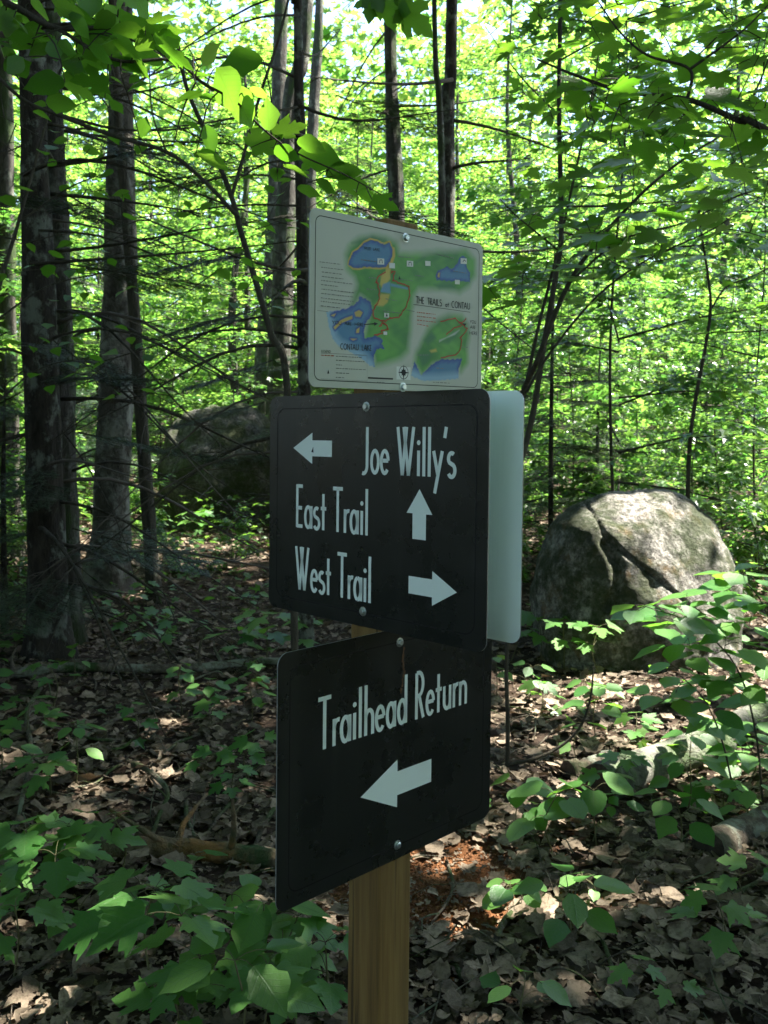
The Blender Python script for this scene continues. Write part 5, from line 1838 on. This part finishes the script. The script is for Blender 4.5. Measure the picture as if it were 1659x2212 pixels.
TPL = []
for k, (H, z0, Rm, n_, size, tm, mat) in enumerate([(9, 1.6, 2.4, 3600, .13, T_star, M_leaf_far), (10, 2.6, 2.6, 3600, .14, T_star, M_leaf_far), (7.5, 1.0, 2.1, 3200, .12, T_star, M_leaf_far), (11.5, 4.0, 2.8, 3600, .14, T_oval6, M_leaf_far),
                                                    (4.6, .5, 1.35, 2300, .085, T_star, M_leaf_mid), (3.4, .35, 1.1, 1700, .08, T_star, M_leaf_mid), (1.3, .15, .65, 800, .075, T_star, M_leaf_mid), (1.0, .12, .6, 650, .07, T_oval6, M_leaf_mid)]):
    cm, wood = tree_crown('crown', 40 + k, H, z0, Rm, n_, size, tm, mat, .45 if k < 4 else .35)
    r0 = .009 * H + .01 if k < 4 else .0022 * H + .003
    mb = MB()
    lean = np.array([rng.normal() * .07 * H, rng.normal() * .07 * H, 0])
    trunk_mesh(mb, [np.array([0, 0, -.2]), np.array([0, 0, H * .35]) + lean * .3, np.array([0, 0, H * .7]) - lean * .2, np.array([0, 0, H * .97])], [r0, r0 * .8, r0 * .5, r0 * .15], 8, .05, 22, k, .3 if k < 4 else 0)
    mb.V += wood.V
    off = mb.n
    mb.F += [tuple(i + off for i in f) for f in wood.F]
    mb.fm += wood.fm
    mb.n += wood.n
    TPL.append((cm, mb.mesh('trunk', M_hard if k < 4 else M_thin)))

KIND = [('forest_maple', 'broad leafy maple in the sunlit woods behind the clearing', 'tree', 'leafy trees in the sunlit woods'), ('understory_maple', 'young maple with layered leaves growing behind the clearing', 'sapling', 'young maples behind the clearing'),
        ('woodland_bush', 'low leafy bush in the green undergrowth behind the boulders', 'bush', 'bushes in the undergrowth')]


def plant_tree(k, x, y, s_, rz):
    g0 = float(gz(x, y))
    nm, lab, cat, grp = KIND[0 if k < 4 else 1 if k < 6 else 2]
    w = where(x, y, 1.5 if k < 6 else .5)
    dist_ = ('near ' if y < 12 else 'mid distance ' if y < 18 else 'far ') if k > 3 else ('' if y < 26 else 'distant ')
    lab = dist_ + ('tall-crowned ' if k in (1, 3) else 'loose-leaved ' if k in (5, 7) else 'full-leaved ') + lab.split(' in the')[0].split(' growing')[0].split(' with')[0].replace('broad ', '').replace('low ', '') + ' ' + w
    grp = grp + ', ' + w
    t = thing(nm, lab, cat, (x, y, g0), grp)
    t.rotation_euler = (0, 0, rz)
    t.scale = (s_, s_, s_ * rng.uniform(.9, 1.1))
    link('trunk', TPL[k][1], t)
    tag(link('crown', TPL[k][0], t), kind='stuff')


def where(x, y, h):
    s_ = seen_at((x, y, float(gz(x, y)) + h))
    if s_ is None or not -150 < s_[0] < 1810: return 'just outside the frame'
    x_ = s_[0]
    for lim, w in ((35, 'left of the dark left spruce'), (165, 'right behind the left spruce pair'), (215, 'between the left spruces and the pale dead trunk'), (335, 'behind the pale dead trunk'), (500, 'above the big mossy boulder'), (610, 'behind the forked sapling'),
                   (700, 'behind the thin pole spruce'), (830, 'behind the left half of the map board'), (940, 'behind the wooden post'), (1060, 'behind the right edge of the map board'), (1160, 'beside the silvery board'), (1260, 'behind the straight thin sapling'),
                   (1380, 'above the left shoulder of the cracked boulder'), (1500, 'above the crest of the cracked boulder'), (1600, 'above the right flank of the cracked boulder')):
        if x_ < lim: return w
    return 'along the right edge'


placed = []


def free(x, y, d):
    for a, b in placed:
        if (a - x) ** 2 + (b - y) ** 2 < d * d: return False
    placed.append((x, y))
    return True


# tall leafy trees
cnt = 0
while cnt < 96:
    y = rng.uniform(16, 46)
    x = rng.uniform(-1, 1) * (.68 * y + 5)
    if y < 24 and 1.5 < x < 16: continue
    if not free(x, y, 2.3): continue
    plant_tree(int(rng.integers(0, 4)), x, y, rng.uniform(.85, 1.25), rng.uniform(0, 6.28))
    cnt += 1
placed = []
cnt = 0
while cnt < 68:
    y = 8.2 + 17 * rng.random() ** 1.2
    x = rng.uniform(-1, 1) * (.46 * y + 1.2)
    if y < 12.6 and -3.6 < x < -.5 or 11.2 < y < 13.6 and -2 < x < 3.4: continue
    if not free(x, y, 1.05): continue
    plant_tree(int(rng.integers(4, 6)), x, y, rng.uniform(.8, 1.25), rng.uniform(0, 6.28))
    cnt += 1
placed = []
cnt = 0
while cnt < 95:
    y = rng.uniform(6.9, 22)
    x = rng.uniform(-1, 1) * (.46 * y + .8)
    if y < 12.4 and -3.9 < x < -.3: continue
    if not free(x, y, .6): continue
    plant_tree(int(rng.integers(6, 8)), x, y, rng.uniform(.7, 1.25), rng.uniform(0, 6.28))
    cnt += 1

for k, x, y, sc_ in ((4, -4.5, 8.1, .9), (5, -3.8, 9.6, 1.0), (5, -4.9, 6.4, .8), (4, -5.2, 10.5, 1.1), (5, -3.0, 13.2, 1.0), (4, -2.3, 14.2, 1.1), (6, -3.1, 7.3, .9), (7, -2.2, 8.9, .7), (6, -3.9, 6.9, .8), (7, -1.5, 9.2, .6), (6, -2.6, 9.9, .7), (7, -3.4, 8.6, .9)):
    plant_tree(k, x, y, sc_, rng.uniform(0, 6.28))

for k_ in range(26):
    y = rng.uniform(5.5, 15)
    x = (-1 if k_ % 2 else 1) * (.50 * y + 1.4 + rng.random() * .35 * y)
    plant_tree(int(rng.integers(4, 7) if x > 0 else rng.integers(2, 7)), x, y, rng.uniform(.7, 1.0), rng.uniform(0, 6.28))

# fir saplings in the understory
for lab, px, py, Y, H in (('young fir with soft grey green sprays right of the map board', 1190, 1090, 9.0, 3.4), ('young fir behind the left trunks', 215, 1120, 12.5, 4.2), ('brownish young fir low behind the silvery board', 1290, 1080, 10.0, 2.6), ('dark young fir at the left edge under the spruce limbs', 10, 1330, 6.6, 2.0),
                          ('young fir behind the middle trunks', 770, 1100, 12.0, 5.5)):
    x = P(px, py, Y)[0]
    b = np.array([x, Y, float(gz(x, Y))])
    t = thing('fir_sapling', lab, 'fir', b)
    mb = MB()
    trunk_mesh(mb, [b - [0, 0, .1], b + [0, 0, H * .5], b + [.03, 0, H]], [.03, .02, .004], 8, .04, 16, px, 0)
    link('trunk', mb.mesh('trunk', M_spruce, True, b), t)
    nb = int(H * 11)
    for k in range(nb):
        z = H * (.12 + .85 * k / nb)
        add_bough(t, b, b + [0, 0, z], k * 2.4 + rng.normal() * .3, (1 - z / H) * H * .36 + .15, rng.uniform(-.25, .1), rng.normal() * .1)

# low green ground cover
n = 46000
y_ = 4.2 + 24 * rng.random(n) ** 1.2
x_ = (rng.random(n) * 2 - 1) * (.72 * y_ + .8)
cl = np.sin(1.9 * x_ + .6 * y_ + 1) * np.sin(1.4 * y_ - 1.1 * x_) + .5 * np.sin(4.3 * x_ + 3.1 * y_)
thick = np.clip((y_ - 6.8) / 3.5, 0.03, 1)
keep = rng.random(n) < thick * np.clip(.55 + .6 * cl, .02, 1)
x_, y_ = x_[keep], y_[keep]
n = len(x_)
pos = np.stack([x_, y_, gz(x_, y_) + .03 + rng.random(n) ** 1.4 * (.10 + .35 * np.clip((y_ - 6.5) / 4, 0, 1))], -1)
a = rng.uniform(0, 6.28, n)
dr = np.stack([np.cos(a), np.sin(a), rng.uniform(-.5, .1, n)], -1)
upv = np.array([0, 0, 1.0]) + rng.normal(size=(n, 3)) * .3
tag(link('undergrowth', leaf_cloud_mesh('undergrowth', pos, dr, upv, rng.uniform(.05, .11, n), T_star, M_cover)), 'low green plants carpeting the ground behind the boulders', 'undergrowth', kind='stuff')

# ring of leaves added around the clearing, never in the frame, to cut skylight
n = 56000
az_ = rng.uniform(R(62), R(322), n)
rd_ = rng.uniform(5.5, 13, n)
z_ = rng.random(n) ** .9 * 12.5
pos = np.stack([np.sin(az_) * rd_, np.cos(az_) * rd_, z_], -1)
low_sun = (az_ < R(120)) & (z_ > 5.0) & (rng.random(n) < .8)
trail = (az_ > R(205)) & (az_ < R(250)) & (rng.random(n) < .85)  # invented gap in the leaf ring, lets more skylight onto the boards
pos = pos[~low_sun & ~trail & ~in_view(pos, 120)]
n = len(pos)
pos[:, 2] += gz(pos[:, 0], pos[:, 1])
tag(link('shade_leaf_ring', leaf_cloud_mesh('shade_leaf_ring', pos, rng.normal(size=(n, 3)) * [1, 1, .4], np.array([0, 0, 1.0]) + rng.normal(size=(n, 3)) * .7, rng.uniform(.22, .42, n), T_diam, M_canopy)), 'unseen ring of leaves added around the clearing to shade it', 'woods', kind='stuff')

# far woods closing the view
n = 150000
y_ = rng.uniform(44, 70, n)
x_ = (rng.random(n) * 2 - 1) * (.95 * y_ + 8)
z_ = rng.random(n) ** 1.25 * 27
cl = np.sin(.55 * x_ + .3 * y_) * np.sin(.5 * z_ + .4 * x_ + 1) + .6 * np.sin(1.3 * z_ - .9 * x_)
keep = rng.random(n) < np.clip(.85 + .35 * cl - np.clip((z_ - 15) / 26, 0, .45) - np.where((z_ > 9) & (x_ / y_ > .08) & (x_ / y_ < .36), .10, 0), .03, 1)
pos = np.stack([x_, y_, gz(x_, y_) + z_], -1)[keep]
n = len(pos)
tag(link('far_woods', leaf_cloud_mesh('far_woods', pos, rng.normal(size=(n, 3)) * [1, 1, .4], np.array([0, 0, 1.0]) + rng.normal(size=(n, 3)) * .5, rng.uniform(.35, .75, n), T_star, M_leaf_far)), 'distant sunlit foliage closing the view between the trees', 'woods', kind='stuff')
